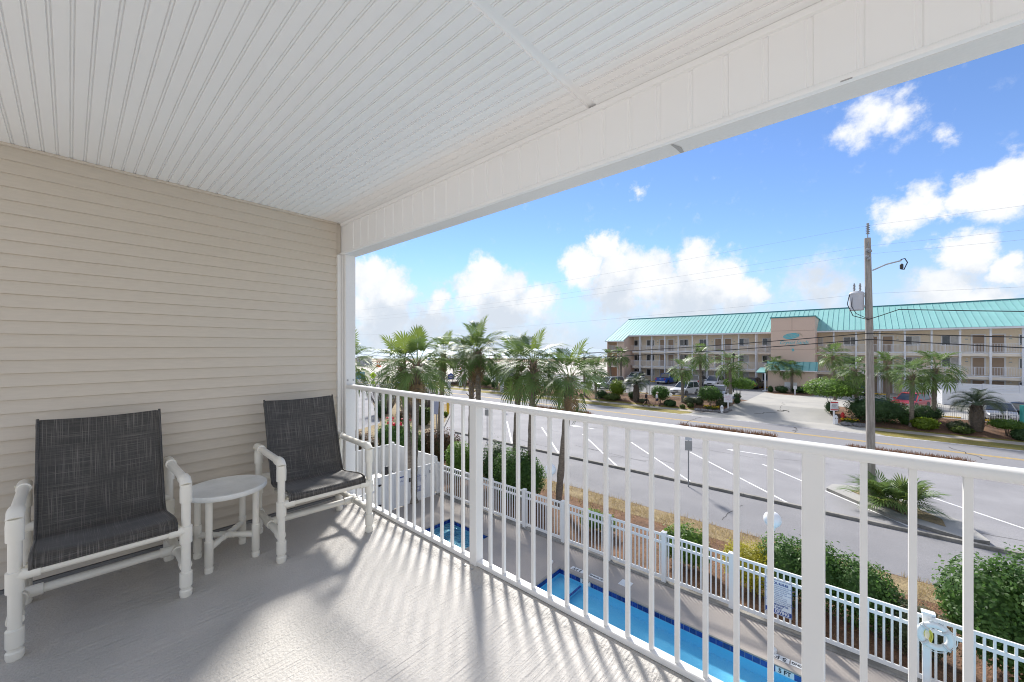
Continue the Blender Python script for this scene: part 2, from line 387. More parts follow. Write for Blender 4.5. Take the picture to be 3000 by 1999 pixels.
gq = [cf(-80, -900), cf(-80, 900), cf(190, 900), cf(190, -900)]
def sw(p): return [(y, x) for x, y in p]
gb = MB()                                                     # one sheet, left open where the pool deck lies
for q in (sw(clip(sw(gq), -9e3, -15.0)), sw(clip(sw(gq), 11.0, 9e3)), clip(sw(clip(sw(gq), -15.0, 11.0)), -9e3, 2.2), clip(sw(clip(sw(gq), -15.0, 11.0)), 11.6, 9e3)):
    for y0, y1 in ((-9e3, 46.6), (46.6, 50.2), (50.2, 9e3)):
        z = clip(list(q), y0, y1)
        if len(z) > 2: gb.add([(x, y, gz(y)) for x, y in z], [tuple(range(len(z)))])
tag(gb.build('ground', SAND), kind='structure')
tag(MB().add([(*cf(150, -9000), -2.4), (*cf(150, 9000), -2.4), (*cf(14000, 9000), -2.4), (*cf(14000, -9000), -2.4)], [(0, 1, 2, 3)]).build('sea', SEA), kind='structure')
sheet('side_street', rect(-130, -26, -40, 36), .006, ASPH)
sheet('parking_lot', rect(-26, 70, 21.2, 32.5), .006, ASPH)
sheet('drive_lane', rect(-26.5, 70, 16.9, 21.2), .007, ASPH2)
sheet('verge_lawn', rect(-40, 120, 32.62, 36), .008, VERGE)
sheet('road', rect(-260, 140, 35.9, 43.3), .012, ROADM)
sheet('far_verge', rect(-75, -13.5, 43.3, 48.3), .013, VERGE)
sheet('far_verge', rect(1.2, 120, 43.3, 48.3), .013, VERGE)
sheet('sidewalk', rect(-90, -12.6, 45.55, 46.75), .02, SIDEW)
sheet('sidewalk', rect(.8, 120, 45.55, 46.75), .02, SIDEW)
sheet('hotel_lot', rect(-64, -9.6, 50.2, 76), .010, LOTM)
sheet('hotel_lot', rect(-2.6, 40, 50.2, 76), .010, CONC)
drive = [(-14.2, 43.3), (1.8, 43.3), (.2, 45.0), (-1.2, 47.0), (-2.2, 50), (-2.6, 54), (-2.6, 76), (-9.6, 76), (-9.6, 53.5), (-10.3, 50), (-11.2, 47.2), (-12.6, 45.4)]
sheet('driveway', drive, .016, CONC)
bedL = [(-58, 47.4), (-13.5, 47.2), (-11.1, 47.2), (-10.2, 50), (-9.5, 52.6), (-10.5, 53.2), (-14, 50.8), (-58, 50.6)]
bedR = [(-1.3, 47.0), (40, 47.0), (40, 50.7), (2, 50.7), (-1.9, 54.2), (-2.5, 53.6), (-2.1, 50)]
sheet('pine_straw_bed', bedL, .022, STRAWBED); sheet('pine_straw_bed', bedR, .022, STRAWBED)
sheet('pool_bed', rect(-19.5, 14, 11.86, 16.9), .005, STRAWBED)
isl = [(-26.3, 11), (-26.3, 20.8), (-27.9, 22.4), (-32.5, 26.9), (-38, 31.5), (-49, 31.2), (-47, 26), (-33.5, 19.3), (-29.5, 11)]
sheet('planted_island', isl, .03, DRYM); sheet('planted_strip', rect(-26.4, -19.4, 3, 16.9), .031, DRYM)
sheet('dry_grass_strip', rect(-19.5, 14, 15.7, 16.85), .011, DRYM)

def prism(b, poly, z0, z1, mi=0):
    n = len(poly); b.add([(x, y, z0) for x, y in poly] + [(x, y, z1) for x, y in poly],
        [tuple(range(n))[::-1], tuple(range(n, 2 * n))] + [(i, (i + 1) % n, n + (i + 1) % n, n + i) for i in range(n)], mi)
def strip(pts, w):                                             # ribbon outline along a polyline
    L_, R_ = [], []
    for i, p in enumerate(pts):
        a = Vector(pts[max(0, i - 1)]); c = Vector(pts[min(len(pts) - 1, i + 1)]); t = (c - a).normalized(); n = Vector((-t.y, t.x)) * w / 2
        L_.append((p[0] + n.x, p[1] + n.y)); R_.append((p[0] - n.x, p[1] - n.y))
    return L_ + R_[::-1]
def kerb(pts, w, h, label, name='kerb'):
    b = MB()
    for i in range(len(pts) - 1): prism(b, strip([pts[i], pts[i + 1]], w), .0, h)
    return tag(b.build(name, KERBM, bevel=.015), label, 'kerb')
tag(kerb([(x, 21.2 + .02 * math.sin(x * 1.7)) for x in range(-25, 42, 3)], .17, .13, 'long low concrete kerb between drive lane and angled parking bays'), group=None)
kerb([(-30, 32.5), (60, 32.5)], .16, .14, 'concrete kerb at the far side of the parking lot')
kerb([(-26.2, 20.7), (-27.9, 22.4), (-32.5, 26.9), (-38, 31.5)], .2, .15, 'pale slanting kerb beside the yellow bollard')
# painted bays, arrows and road lines
for k in range(7):
    x = -25.1 + 4.17 * k + (.7 if k > 5 else 0)
    if k == 6: x = 1.75
    s = sheet('parking_line', strip([(x, 27.75), (x + 6.1, 21.55)], .12), .012, LINEW)
for x in (-18.6, -5.8):
    b = MB(); z = .012
    b.add([(x - .2, 30.15, z), (x + 1.5, 30.15, z), (x + 1.5, 30.3, z), (x - .2, 30.3, z)], [(0, 1, 2, 3)])
    b.add([(x - 1.0, 30.22, z), (x - .2, 29.85, z), (x - .2, 30.6, z)], [(0, 1, 2)])
    tag(b.build('arrow_marking', LINEW), kind='structure')
for y in (39.42, 39.68): sheet('yellow_line', rect(-200, 130, y, y + .13), .018, LINEY)
for y in (36.25, 43.0): sheet('edge_line', rect(-200, 130, y, y + .11), .018, LINEW)
for i in range(7): sheet('crosswalk_bar', rect(-62.5, -59.5, 36.5 + i, 37.05 + i), .018, LINEW)
# cracks in the concrete drive and road, sealed dark
CRACK = mat('crack_dark', (.06, .055, .05), .95)
def crack(u0, v0, u1, v1, w=.05, n=9, seed=1, off=.022):
    rg = random.Random(seed); a, c = G(u0, v0), G(u1, v1); pts = []
    for i in range(n + 1):
        p = a.lerp(c, i / n); pts.append((p.x + rg.uniform(-.18, .18), p.y + rg.uniform(-.18, .18)))
    sheet('pavement_crack', strip(pts, w), off, CRACK)
crack(2212, 1214, 2310, 1203, .07, seed=3); crack(2280, 1202, 2308, 1207, .12, seed=4)
crack(2325, 1268, 2335, 1253, .06, seed=5); crack(2300, 1180, 2450, 1182, .03, seed=6); crack(2297, 1180, 2290, 1205, .03, seed=8)
for s_ in range(16):
    rg_ = random.Random(40 + s_); x_, y_ = rg_.uniform(-22, 6), rg_.uniform(17.3, 31); a_ = rg_.choice((0, 0, 1.5, .3)) + rg_.uniform(-.2, .2); n_ = 12; l_ = rg_.uniform(2, 6); q_ = []
    for i_ in range(n_): q_.append((x_, y_)); x_ += math.cos(a_) * l_ / n_ + rg_.uniform(-.06, .06); y_ += math.sin(a_) * l_ / n_ + rg_.uniform(-.06, .06)
    if all(17 < b_ < 32.3 and abs(b_ - 21.2) > .2 for _, b_ in q_): sheet('pavement_crack', strip(q_, .022), .0135, CRACK)
crack(2000, 1245, 2055, 1222, .05, seed=7); crack(2780, 1310, 2895, 1350, .06, seed=9)

# pool deck with its two basins
PX0, PX1, PY0, PY1 = -7.1, 7.0, 5.6, 10.35
SX0, SX1, SY0, SY1 = -12.55, -10.25, 8.05, 10.35
for r in (rect(-15.05, SX0, 2, 11.72), rect(SX0, SX1, 2, SY0), rect(SX0, SX1, SY1, 11.72), rect(SX1, PX0, 2, 11.72), rect(PX0, PX1, 2, PY0), rect(PX0, PX1, PY1, 11.72), rect(PX1, 12, 2, 11.72)):
    sheet('pool_deck', r, .012, DECK)
PLAST = mat('pool_plaster', (.12, .53, .80), .7, (.15, .57, .83), .8)
PLAST2 = mat('spa_plaster', (.16, .42, .55), .7, (.22, .48, .60), 1.2)
COPE = mat('pool_coping', (.34, .31, .275), .85, (.29, .265, .24), 3, fine=.06)
TILE = mat('blue_tile', (.012, .030, .20), .15, (.02, .06, .28), 14, rnd=.35, coords='P')
GROUT = mat('tile_grout', (.34, .42, .55), .8)
WATER = water_material('pool_water', (.95, 1.0, 1.0), .035, 1.6)
WATER2 = water_material('spa_water', (.80, .93, .95), .16, 5.0, .05)
tile_m = MB().box(-.071, .071, -.004, .004, -.067, .067).mesh('tile', TILE)
def basin(name, x0, x1, y0, y1, deep, pl, wt, skip=(), shelf=None):
    b = MB()
    b.add([(x0,y0,-deep),(x1,y0,-deep),(x1,y1,-deep),(x0,y1,-deep),(x0,y0,-.17),(x1,y0,-.17),(x1,y1,-.17),(x0,y1,-.17)],
          [(0,1,2,3),(0,1,5,4),(1,2,6,5),(2,3,7,6),(3,0,4,7)])
    if shelf: b.box(x0 + .002, x0 + shelf, y0 + .002, y1 - .002, -deep + .01, -.26)
    o = tag(b.build(name + '_basin', pl), kind='structure')
    w = MB()                                                  # waterline band behind the tiles
    for q in ([(x0,y0),(x1,y0)], [(x1,y0),(x1,y1)], [(x1,y1),(x0,y1)], [(x0,y1),(x0,y0)]):
        (ax, ay), (bx, by) = q; w.add([(ax,ay,-.17),(bx,by,-.17),(bx,by,.0),(ax,ay,.0)], [(0,1,2,3)])
    w.build('grout_band', GROUT, o)
    n = int((x1 - x0) / .152)
    for i in range(n):
        xx = x0 + .076 + i * .152
        if any(a < xx < c for a, c in skip) or xx > 3: continue
        put('tile', tile_m, o, (xx, y1 - .003, -.088))
    for i in range(int((y1 - y0) / .152)):
        yy = y1 - .08 - i * .152
        if yy < 7.6: break
        put('tile', tile_m, o, (x0 + .003, yy, -.088), R(90))
    c = MB(); e = .055
    c.box(x0 - e, x1 + e, y1 - .02, y1 + e, -.022, .02); c.box(x0 - e, x0 + .02, y0, y1 - .021, -.022, .02); c.box(x0 - e, x1 + e, y0 - e, y0 - .001, -.022, .02)
    c.build('coping', COPE, o, bevel=.012)
    tag(MB().add([(x0,y0,-.135),(x1,y0,-.135),(x1,y1,-.135),(x0,y1,-.135)], [(0,1,2,3)]).build(name + '_water', wt), kind='structure')
    return o
pool = basin('pool', PX0, PX1, PY0, PY1, .42, PLAST, WATER, skip=((-6.32, -5.98), (-1.36, -.98)), shelf=.75)
st = MB().box(PX0 + .752, PX0 + .80, PY0 + .01, PY1 - .01, -.285, -.255); st.build('shelf_edge_tile', TILE, pool)
spa = basin('spa', SX0, SX1, SY0, SY1, .48, PLAST2, WATER2, shelf=.4)

def text_mesh(name, body, size, m, parent=None, loc=(0, 0, 0), rot=(0, 0, 0), shear=0, extrude=.002, align='CENTER', bold=0, sx=1):
    c = bpy.data.curves.new(name, 'FONT'); c.body = body; c.size = size; c.align_x = align; c.align_y = 'CENTER'; c.shear = shear; c.extrude = extrude; c.offset = bold
    c.resolution_u = 3
    o = bpy.data.objects.new(name + '_tmp', c); COL.objects.link(o)
    me = bpy.data.meshes.new_from_object(o.evaluated_get(bpy.context.evaluated_depsgraph_get()))
    bpy.data.objects.remove(o); bpy.data.curves.remove(c)
    me.name = name; me.materials.clear(); me.materials.append(m)
    return put(name, me, parent, loc, rot, (sx, 1, 1))
INK = flat('marker_ink', (.02, .02, .025)); MARKW = flat('marker_white', (.78, .78, .76), .4)
NAVY = flat('sign_navy', (.03, .07, .28)); SIGNW = flat('sign_white', (.78, .79, .82), .4)
def deck_marker(u, v, w, body, label, size=.12):
    p = G(u, v)
    t = thing('depth_marker', label, 'marker', (p.x, p.y, .013))
    MB().box(-w / 2, w / 2, -.085, .085, 0, .006).build('marker_tile', MARKW, t)
    tag(text_mesh('lettering', body, size, INK, t, (0, 0, .009), (0, 0, math.pi), bold=.002, sx=.95), kind='stuff')
deck_marker(1692, 1671, .44, '3 FT', 'white deck tile reading 3 FT beside the pool corner', .17)
deck_marker(1749, 1695, .50, 'NO DIVING', 'white deck tile reading NO DIVING past the 3 FT tile', .095)
deck_marker(2281, 1928, .40, '5 FT', 'white deck tile reading 5 FT below the rules sign', .17)
deck_marker(2358, 1961, .50, 'NO DIVING', 'white deck tile reading NO DIVING near the railing post', .095)
SK = thing('skimmer_lid', 'plain pale square skimmer lid in the pool deck', 'lid', (*G(1833, 1712)[:2], .013))
MB().box(-.17, .17, -.16, .16, 0, .01).build('lid', MARKW, SK, bevel=.004)
for xc, body in ((-6.15, '3 FT'), (-1.17, '5 FT')):
    pl = MB().box(xc - .17, xc + .17, PY1 - .008, PY1 - .001, -.16, -.022).build('marker_plate', MARKW, pool)
    tag(text_mesh('lettering', body, .125, INK, pl, (xc, PY1 - .011, -.09), (R(90), 0, 0), bold=.003), kind='stuff')

# ------------------------------------------------------------------ the balcony itself
ZF, ZC, ZB = EZ - 1.40, EZ + 1.18, EZ + .88
XW, YB, XR = -3.66, -.75, 3.4
FLOORM = floor_material()
b = MB(); b.box(XW, XR, YB, 1.60, ZF - .2, ZF)
flo = tag(b.build('balcony_floor', FLOORM), kind='structure')
prof = [(1.60, -.2), (1.60, 0), (1.625, .003), (1.645, .010), (1.66, .015), (1.79, .015), (1.80, .008), (1.80, -.2)]
n = 120; vs = []; fs = []
for i in range(n + 1):
    x = XW + (XR - XW) * i / n; w = .006 * (noise.noise((x * 2.1, 3, 0)) + .6 * noise.noise((x * 9, 1, 0)))
    for (y, z) in prof: vs.append((x, y + (w if 1.61 < y < 1.67 else 0), ZF + z + (w * .25 if 1.63 < y < 1.79 else 0)))
k = len(prof)
for i in range(n):
    for j in range(k - 1): fs.append((i * k + j, i * k + j + 1, (i + 1) * k + j + 1, (i + 1) * k + j))
MB().add(vs, fs).build('floor_kerb', FLOORM, flo, smooth=50)

# left wall: lap siding, every course its own board
wall = thing('siding_wall', 'beige lap siding wall at the left end of the balcony', 'wall', (XW, 0, ZF))
MB().box(-.16, -.004, YB, 1.70, -.2, ZC - ZF).build('wall_core', SIDING, wall)
PH = .0768
pm = MB().extr([(-.004, -.004), (.0135, 0), (.0135, .004), (.011, .012), (.0015, PH + .003), (-.004, PH + .003)], 'y', YB, 1.655).mesh('siding_board', SIDING, 30)
for i in range(33): put('siding_board', pm, wall, (0, 0, .028 + i * PH))
MB().box(-.003, .016, YB, 1.654, 2.563, 2.579).build('top_trim', SIDING, wall)
MB().box(-.003, .014, YB, 1.654, 0, .022).build('base_strip', flat('base_dark', (.20, .20, .20)), wall)

col = thing('corner_column', 'white wrapped column where siding wall meets the railing', 'column', (XW, 1.70, ZF))
MB().box(-.02, .09, .001, .10, -.2, ZB - ZF).build('shaft', WHITE_TRIM, col, bevel=.006)
MB().box(.0, .035, -.045, 0, 0, ZB - ZF).build('corner_trim', WHITE_TRIM, col, bevel=.003)
MB().box(.040, .050, -.012, .0, 0, ZB - ZF).build('seam_strip', WHITE_TRIM, col, bevel=.002)
scr = MB().lathe([(.0, .003), (.007, .003), (.009, 0)][::-1], 12, M=Matrix.Rotation(R(90), 3, 'Y').to_4x4()).mesh('screw', STEEL, 40)
for dy in (.022, .078): put('screw', scr, col, (.092, dy, 1.105))

# ceiling: beaded soffit, board by board, with a joint strip
ceil = tag(MB().box(XW - .16, XR, YB, 1.82, ZC + .012, ZC + .15).build('balcony_ceiling', SOFFIT), kind='structure')
SP = .0562
def soff(x0, x1):
    pr = [(0, .012), (0, .005), (.0014, 0), (.0424, 0), (.0438, .005), (.0460, .005), (.0472, .0004), (.0518, .0004), (.0532, .005), (SP - .0002, .005), (SP - .0002, .012)]
    return MB().extr(pr, 'x', x0, x1).mesh('soffit_board', SOFFIT)
mA, mB = soff(XW + .001, -.988), soff(-.942, XR)
y = 1.70 - SP
while y > YB:
    put('soffit_board', mA, ceil, (0, y, ZC)); put('soffit_board', mB, ceil, (0, y, ZC)); y -= SP
MB().extr([(-.992, -.004), (-.986, -.013), (-.969, -.013), (-.967, -.008), (-.963, -.008), (-.961, -.013), (-.944, -.013), (-.938, -.004), (-.940, .012), (-.990, .012)], 'y', YB, 1.685).build('joint_strip', SOFFIT, ceil)
MB().extr([(XW + .002, -.012), (XW + .020, -.012), (XW + .020, -.004), (XW + .002, -.004)], 'y', YB, 1.69).build('wall_channel', SIDING, ceil)

beam = thing('fascia_beam', 'white panelled beam along the top of the balcony opening', 'beam', (0, 1.70, ZB))
MB().box(XW - .16, XR, .006, .115, .006, ZC - ZB + .01).build('beam_core', SOFFIT, beam)
GP = .1315
pr = [(0, .005), (.004, 0), (GP - .019, 0), (GP - .015, .005), (GP - .009, .0035), (GP - .003, .005), (GP, .005), (GP, .0065), (0, .0065)]
pm = MB().extr(pr, 'z', .022, ZC - ZB - .02).mesh('beam_panel', SOFFIT)
x = -.1127 - GP * 27
while x < XR - GP:
    if x > XW + .002: put('beam_panel', pm, beam, (x, 0, 0))
    x += GP
MB().extr([(-.012, ZC - ZB - .026), (-.002, ZC - ZB - .028), (.004, ZC - ZB - .028), (.004, ZC - ZB - .001), (-.014, ZC - ZB - .001), (-.014, ZC - ZB - .012)], 'x', XW + .018, XR).build('top_channel', SOFFIT, beam)
MB().extr([(-.004, .028), (-.013, .022), (-.016, .012), (-.014, .002), (.004, -.001), (.004, .028)], 'x', XW + .002, XR).build('bottom_lip', SOFFIT, beam, smooth=60)
MB().extr([(.0045, -.002), (.118, -.002), (.118, .03), (.0045, .03)], 'x', XW + .04, XR).build('underside_cap', WHITE_TRIM, beam)
GRIME = flat('sealant_grime', (.42, .41, .40))
for (u, v, l) in ((2480, 238, .03),):
    rr = (u - 1500) / F; yy = 1.706; d = yy / (FY + rr * RY); xx = d * (FX + rr * RX)
    MB().box(xx - l / 2, xx + l / 2, -.0155, -.0125, .001, .0045).build('sealant_gap', GRIME, beam)
MB().add([(-.598, .010, -.0035), (-.588, .012, -.0035), (-.570, .06, -.0035), (-.575, .112, -.0035), (-.59, .112, -.0035), (-.592, .06, -.0035)], [(0, 1, 2, 3, 4, 5)]).build('peeling_joint', GRIME, beam)

rail = thing('balcony_railing', 'white metal balcony railing with square balusters', 'railing', (0, 1.74, ZF))
pr = [(-.030, 1.030), (-.033, 1.036), (-.033, 1.050), (-.027, 1.061), (-.014, 1.067), (.014, 1.067), (.027, 1.061), (.033, 1.050), (.033, 1.036), (.030, 1.030)]
MB().extr(pr, 'x', -3.568, XR).build('top_rail', RAIL_WHITE, rail, smooth=50)
pr = [(-.025, .018), (-.025, .040), (-.021, .044), (.021, .044), (.025, .040), (.025, .018)]
bx = [(-3.568, -1.8755), (-1.8105, -.1446), (-.0806, 1.6), (1.664, XR)]
for a, c in bx: MB().extr(pr, 'x', a, c).build('bottom_rail', RAIL_WHITE, rail)
balm = MB().box(-.0095, .0095, -.0095, .0095, .044, 1.032).mesh('baluster', RAIL_WHITE)
xs = [-1.970 - .1118 * i for i in range(14)] + [-1.713 + .1133 * i for i in range(14)] + [.019 + .1135 * i for i in range(14)] + [1.75 + .1135 * i for i in range(14)]
for x in xs: put('baluster', balm, rail, (x, 0, 0), bevel=.0012)
postm = MB().box(-.0315, .0315, -.0315, .0315, .0, 1.031).mesh('post', RAIL_WHITE)
platem = MB().box(-.05, .055, -.095, .05, .0005, .010).mesh('base_plate', RAIL_WHITE)
boltm = MB().lathe([(.015, 0), (.015, .003), (.009, .0035), (.009, .010), (.004, .012)], 8).mesh('bolt', STEEL, 40)
for x in (-1.843, -.1126, 1.632):
    put('post', postm, rail, (x, 0, .003), bevel=.004)
    p = put('base_plate', platem, rail, (x, 0, .0), bevel=.003)
    for dx in (-.030, .035): put('bolt', boltm, p, (dx, -.068, .010))

# ------------------------------------------------------------------ plastic pipe chairs and table
SLING = sling_material()
SCREW = flat('ivory_screw', (.72, .68, .55), .4)
def leg_pts(zs): return [(0, 0, z) for z, r in zs], [r for z, r in zs]
def make_chair(label, loc, rot):
    c = thing('pipe_armchair', label, 'chair', loc, rot, 'white pipe armchairs with dark sling fabric')
    hw, fx, rx, T, S = .30, .285, -.285, .022, .029
    for s in (-1, 1):
        for x0, nm in ((fx, 'front_leg'), (rx, 'rear_leg')):
            zs = [(0, .025), (.012, .0292), (.035, .0292), (.037, .0235), (.05, .0235), (.052, S), (.115, S), (.118, T), (.135, T), (.138, S), (.205, S), (.208, T)] if 0 else \
                 [(0, .0255), (.012, .0292), (.034, .0292), (.04, .0235), (.052, .0240), (.058, .0292), (.135, .0292), (.139, T), (.30, T), (.302, .0292), (.395, .0292), (.398, T), (.53, T), (.532, .0285), (.60, .0292), (.632, .0266)]
            p, r = leg_pts(zs)
            MB().tube([(x0, s * hw, z) for _, _, z in p], r, 16).build(nm, PVC, c, smooth=35)
        arm = MB().tube([(fx, s * hw, .625), (fx - .012, s * hw, .642), (fx - .035, s * hw, .650), (fx - .075, s * hw, .650), (fx - .076, s * hw, .650), (rx + .08, s * hw, .650), (rx + .079, s * hw, .650), (rx - .035, s * hw, .650)],
                        [.0292, .0275, .0292, .0288, T, T, .0288, .0288], 16).build('arm', PVC, c, smooth=35)
        MB().lathe([(.006, 0), (.006, .012)], 8, (rx, s * (hw + .024), .650), M=Matrix.Rotation(R(90) * -s, 3, 'X').to_4x4()).build('screw', SCREW, arm)
        MB().tube([(fx, s * hw, .17), (fx - .05, s * hw, .17), (fx - .051, s * hw, .17), (.05, s * hw, .17), (.049, s * hw, .17), (-.05, s * hw, .17), (-.051, s * hw, .17), (rx + .05, s * hw, .17), (rx + .049, s * hw, .17), (rx, s * hw, .17)],
                  [.0285, .0285, T, T, .0288, .0288, T, T, .0285, .0285], 14).build('side_rail', PVC, c, smooth=35)
        MB().tube([(.25, s * .235, .395), (-.10, s * .235, .350), (-.165, s * .235, .40), (-.365, s * .235, .97)], .013, 10).build('back_frame', PVC, c, smooth=35)
        MB().box(.262, .298, s * .262 - .008, s * .262 + .008, .395, .415).build('sling_clip', SCREW, c, bevel=.002)
    def cross(x, z, nm, r0=T):
        MB().tube([(x, -hw, z), (x, -hw + .075, z), (x, -hw + .076, z), (x, hw - .076, z), (x, hw - .075, z), (x, hw, z)], [.0285, .0285, r0, r0, .0285, .0285], 14).build(nm, PVC, c, smooth=35)
    cross(fx, .375, 'front_seat_rail'); cross(rx, .42, 'rear_seat_rail'); cross(0, .17, 'stretcher')
    MB().tube([(-.365, -.235, .97), (-.365, .235, .97)], .012, 8).build('top_bar', PVC, c)
    # sling: one sheet over seat and back, hemmed edges
    path = [(.300, .385), (.306, .410), (.295, .432), (.255, .441), (.18, .434), (.08, .418), (-.02, .402), (-.075, .398), (-.108, .412), (-.130, .450), (-.165, .53), (-.215, .665), (-.262, .80), (-.305, .93), (-.327, 1.0)]
    q = []
    for i in range(len(path) - 1):
        for t in (0, .5): q.append((path[i][0] * (1 - t) + path[i + 1][0] * t, path[i][1] * (1 - t) + path[i + 1][1] * t))
    q.append(path[-1]); ny = 14; vs = []; fs = []; W = .262
    for i, (x, z) in enumerate(q):
        t = i / (len(q) - 1)
        for j in range(ny + 1):
            a = -1 + 2 * j / ny; sag = (1 - a * a)
            seat = max(0, 1 - abs(t - .28) / .3); back = max(0, 1 - abs(t - .72) / .4)
            vs.append((x - .020 * back * sag, a * W + .004 * math.sin(i * 1.1), z - .016 * seat * sag - (.012 * sag if t > .97 else 0) + .002 * noise.noise((x * 9, a * 6, z * 9))))
    for i in range(len(q) - 1):
        for j in range(ny):
            fs.append((i * (ny + 1) + j, i * (ny + 1) + j + 1, (i + 1) * (ny + 1) + j + 1, (i + 1) * (ny + 1) + j))
    sl = MB().add(vs, fs).build('sling', SLING, c, smooth=80)
    so = sl.modifiers.new('thick', 'SOLIDIFY'); so.thickness = .006; so.offset = 0
    sub = sl.modifiers.new('sub', 'SUBSURF'); sub.levels = sub.render_levels = 1
    for s in (-1, 1):
        h = MB(); h.tube([(x + .004, s * (W - .006), z + .002) for x, z in q], .0065, 6); h.build('hem', SLING, sl, smooth=60)
    h = MB(); h.tube([(.305, -W, .392), (.305, W, .392)], .006, 6); h.build('hem', SLING, sl, smooth=60)
    return c
make_chair('white pipe armchair with dark sling, nearest the camera', (-3.135, .137, ZF), 0)
make_chair('white pipe armchair with dark sling beside the railing corner', (-3.10, 1.235, ZF), R(-3))
t = thing('pipe_side_table', 'round white plastic side table between the two armchairs', 'table', (-3.175, .70, ZF), R(2))
TOPM = mat('table_top', (.74, .745, .72), .4, (.62, .63, .60), 7, lo=.5, hi=.8, coords='O', fine=.03)
MB().lathe([(.0, .446), (.205, .446), (.226, .449), (.231, .458), (.231, .472), (.227, .480), (.218, .482), (.210, .479), (.0, .477)][::-1], 48, caps=False).build('table_top', TOPM, t, smooth=40)
for sx in (-1, 1):
    for sy in (-1, 1):
        zs = [(0, .0225), (.01, .0235), (.028, .0235), (.032, .0205), (.042, .021), (.046, .0235), (.215, .0235), (.219, .019), (.45, .019)] if sx * sy > 0 else [(0, .0225), (.01, .0235), (.028, .0235), (.032, .0205), (.042, .021), (.046, .0235), (.195, .0235), (.199, .019), (.45, .019)]
        MB().tube([(sx * .135, sy * .128, z) for z, r in zs], [r for z, r in zs], 14).build('leg', PVC, t, smooth=35)
for s in (-1, 1):
    MB().tube([(-.135, -s * .128, .15), (-.07, -s * .066, .15), (-.069, -s * .0655, .15), (-.035, -s * .033, .15), (-.034, -s * .033, .15), (.034, s * .033, .15), (.035, s * .033, .15), (.069, s * .0655, .15), (.07, s * .066, .15), (.135, s * .128, .15)],
              [.0205, .0205, .0175, .0175, .021, .021, .0175, .0175, .0205, .0205], 14).build('stretcher', PVC, t, smooth=35)
# ------------------------------------------------------------------ hotel across the road
WALLM = mat('hotel_wall', (.78, .69, .555), .8, (.76, .67, .535), .4, fine=.03, fscale=6)
TOWERM = mat('tower_stucco', (.66, .50, .41), .85, (.64, .48, .395), .5, fine=.04, fscale=12, bump=.004, bscale=30)
LOWERM = mat('lower_stucco', (.70, .55, .45), .85, (.68, .53, .435), .6, fine=.03)
ROOFM = mat('teal_roof', (.24, .50, .48), .62, (.26, .525, .505), .5, spec=.3, rnd=.04)
TEALD = flat('teal_trim', (.02, .22, .25), .4)
HWHITE = mat('hotel_white', (.74, .755, .79), .5, (.70, .715, .75), .8)
DOORM = mat('hotel_door', (.36, .27, .20), .6, (.33, .25, .185), 1.5)
SLABM = mat('hotel_slab', (.76, .69, .59), .8, (.73, .66, .565), .7)
LOT = .91
FL = [LOT, 3.72, 6.52]; EAVE = 9.58; YW, YC = 74.2, 72.4
HX0, HX1 = -33.0, 18.5
hotel = thing('hotel_building', 'three storey beige hotel with teal metal roof and white railings', 'building')
b = MB()
b.box(HX0, HX1, YW, YW + 9, LOT, EAVE + .2); b.build('wall', WALLM, hotel)
for z in FL[1:]:
    s = MB().box(HX0 + .45, HX1, YC - .15, YW - .003, z - .42, z).build('gallery_slab', SLABM, hotel)
    MB().box(HX0 + .45, HX1, YC - .19, YC - .152, z - .10, z + .02).build('slab_edge', HWHITE, s)
MB().box(HX0 + .45, HX1, YC - .1, YW - .003, EAVE - .22, EAVE - .02).build('soffit', SLABM, hotel)
# columns
colxs = [-31.06 + 2.39 * k for k in range(21)]
cm = MB(); cm.box(-.085, .085, -.085, .085, 0, 2.8)
for z0, z1, w in ((0, .12, .13), (2.30, 2.38, .12), (2.48, 2.8, .11)): cm.box(-w, w, -w, w, z0, z1)
cm = cm.mesh('column', HWHITE)
ptop = MB().box(-.085, .085, -.085, .085, 0, 3.06).box(-.13, .13, -.13, .13, 0, .12).box(-.12, .12, -.12, .12, 2.55, 2.63).mesh('column', HWHITE)
for x in colxs:
    if -9.6 < x < -4.0 or x > HX1: continue
    put('column', cm, hotel, (x, YC - .24, FL[0]), scale=(1, 1, 2.81 / 2.8))
    put('column', cm, hotel, (x, YC - .24, FL[1]))
    put('column', ptop, hotel, (x, YC - .24, FL[2]))
# railings, bay by bay
def rail_mesh(L, h=1.07, sp=.115, r=.011):
    m = MB(); m.box(0, L, -.022, .022, h - .04, h); m.box(0, L, -.018, .018, .09, .12); m.box(L / 2 - .022, L / 2 + .022, -.021, .021, 0, h - .041)
    n = int(L / sp)
    for i in range(1, n): x = i * L / n; m.box(x - r, x + r, -r, r, .12, h - .04)
    return m.mesh('gallery_railing', HWHITE)
rm = rail_mesh(2.39 - .2)
for x in [-33.45] + colxs:
    if -9.6 - 2 < x < -4.4 and not (x < -9.6 - 2.0): continue
    if x + 2.39 > HX1 + .4: continue
    for z in FL[1:]: tag(put('gallery_railing', rm, hotel, (x + .1, YC - .02, z + .01)), kind='stuff')
for z in FL[1:]: tag(put('gallery_railing', rm, hotel, (-4.15, YC - .02, z + .01), scale=(.8, 1, 1)), kind='stuff'); tag(put('gallery_railing', rm, hotel, (-11.75, YC - .02, z + .01)), kind='stuff')
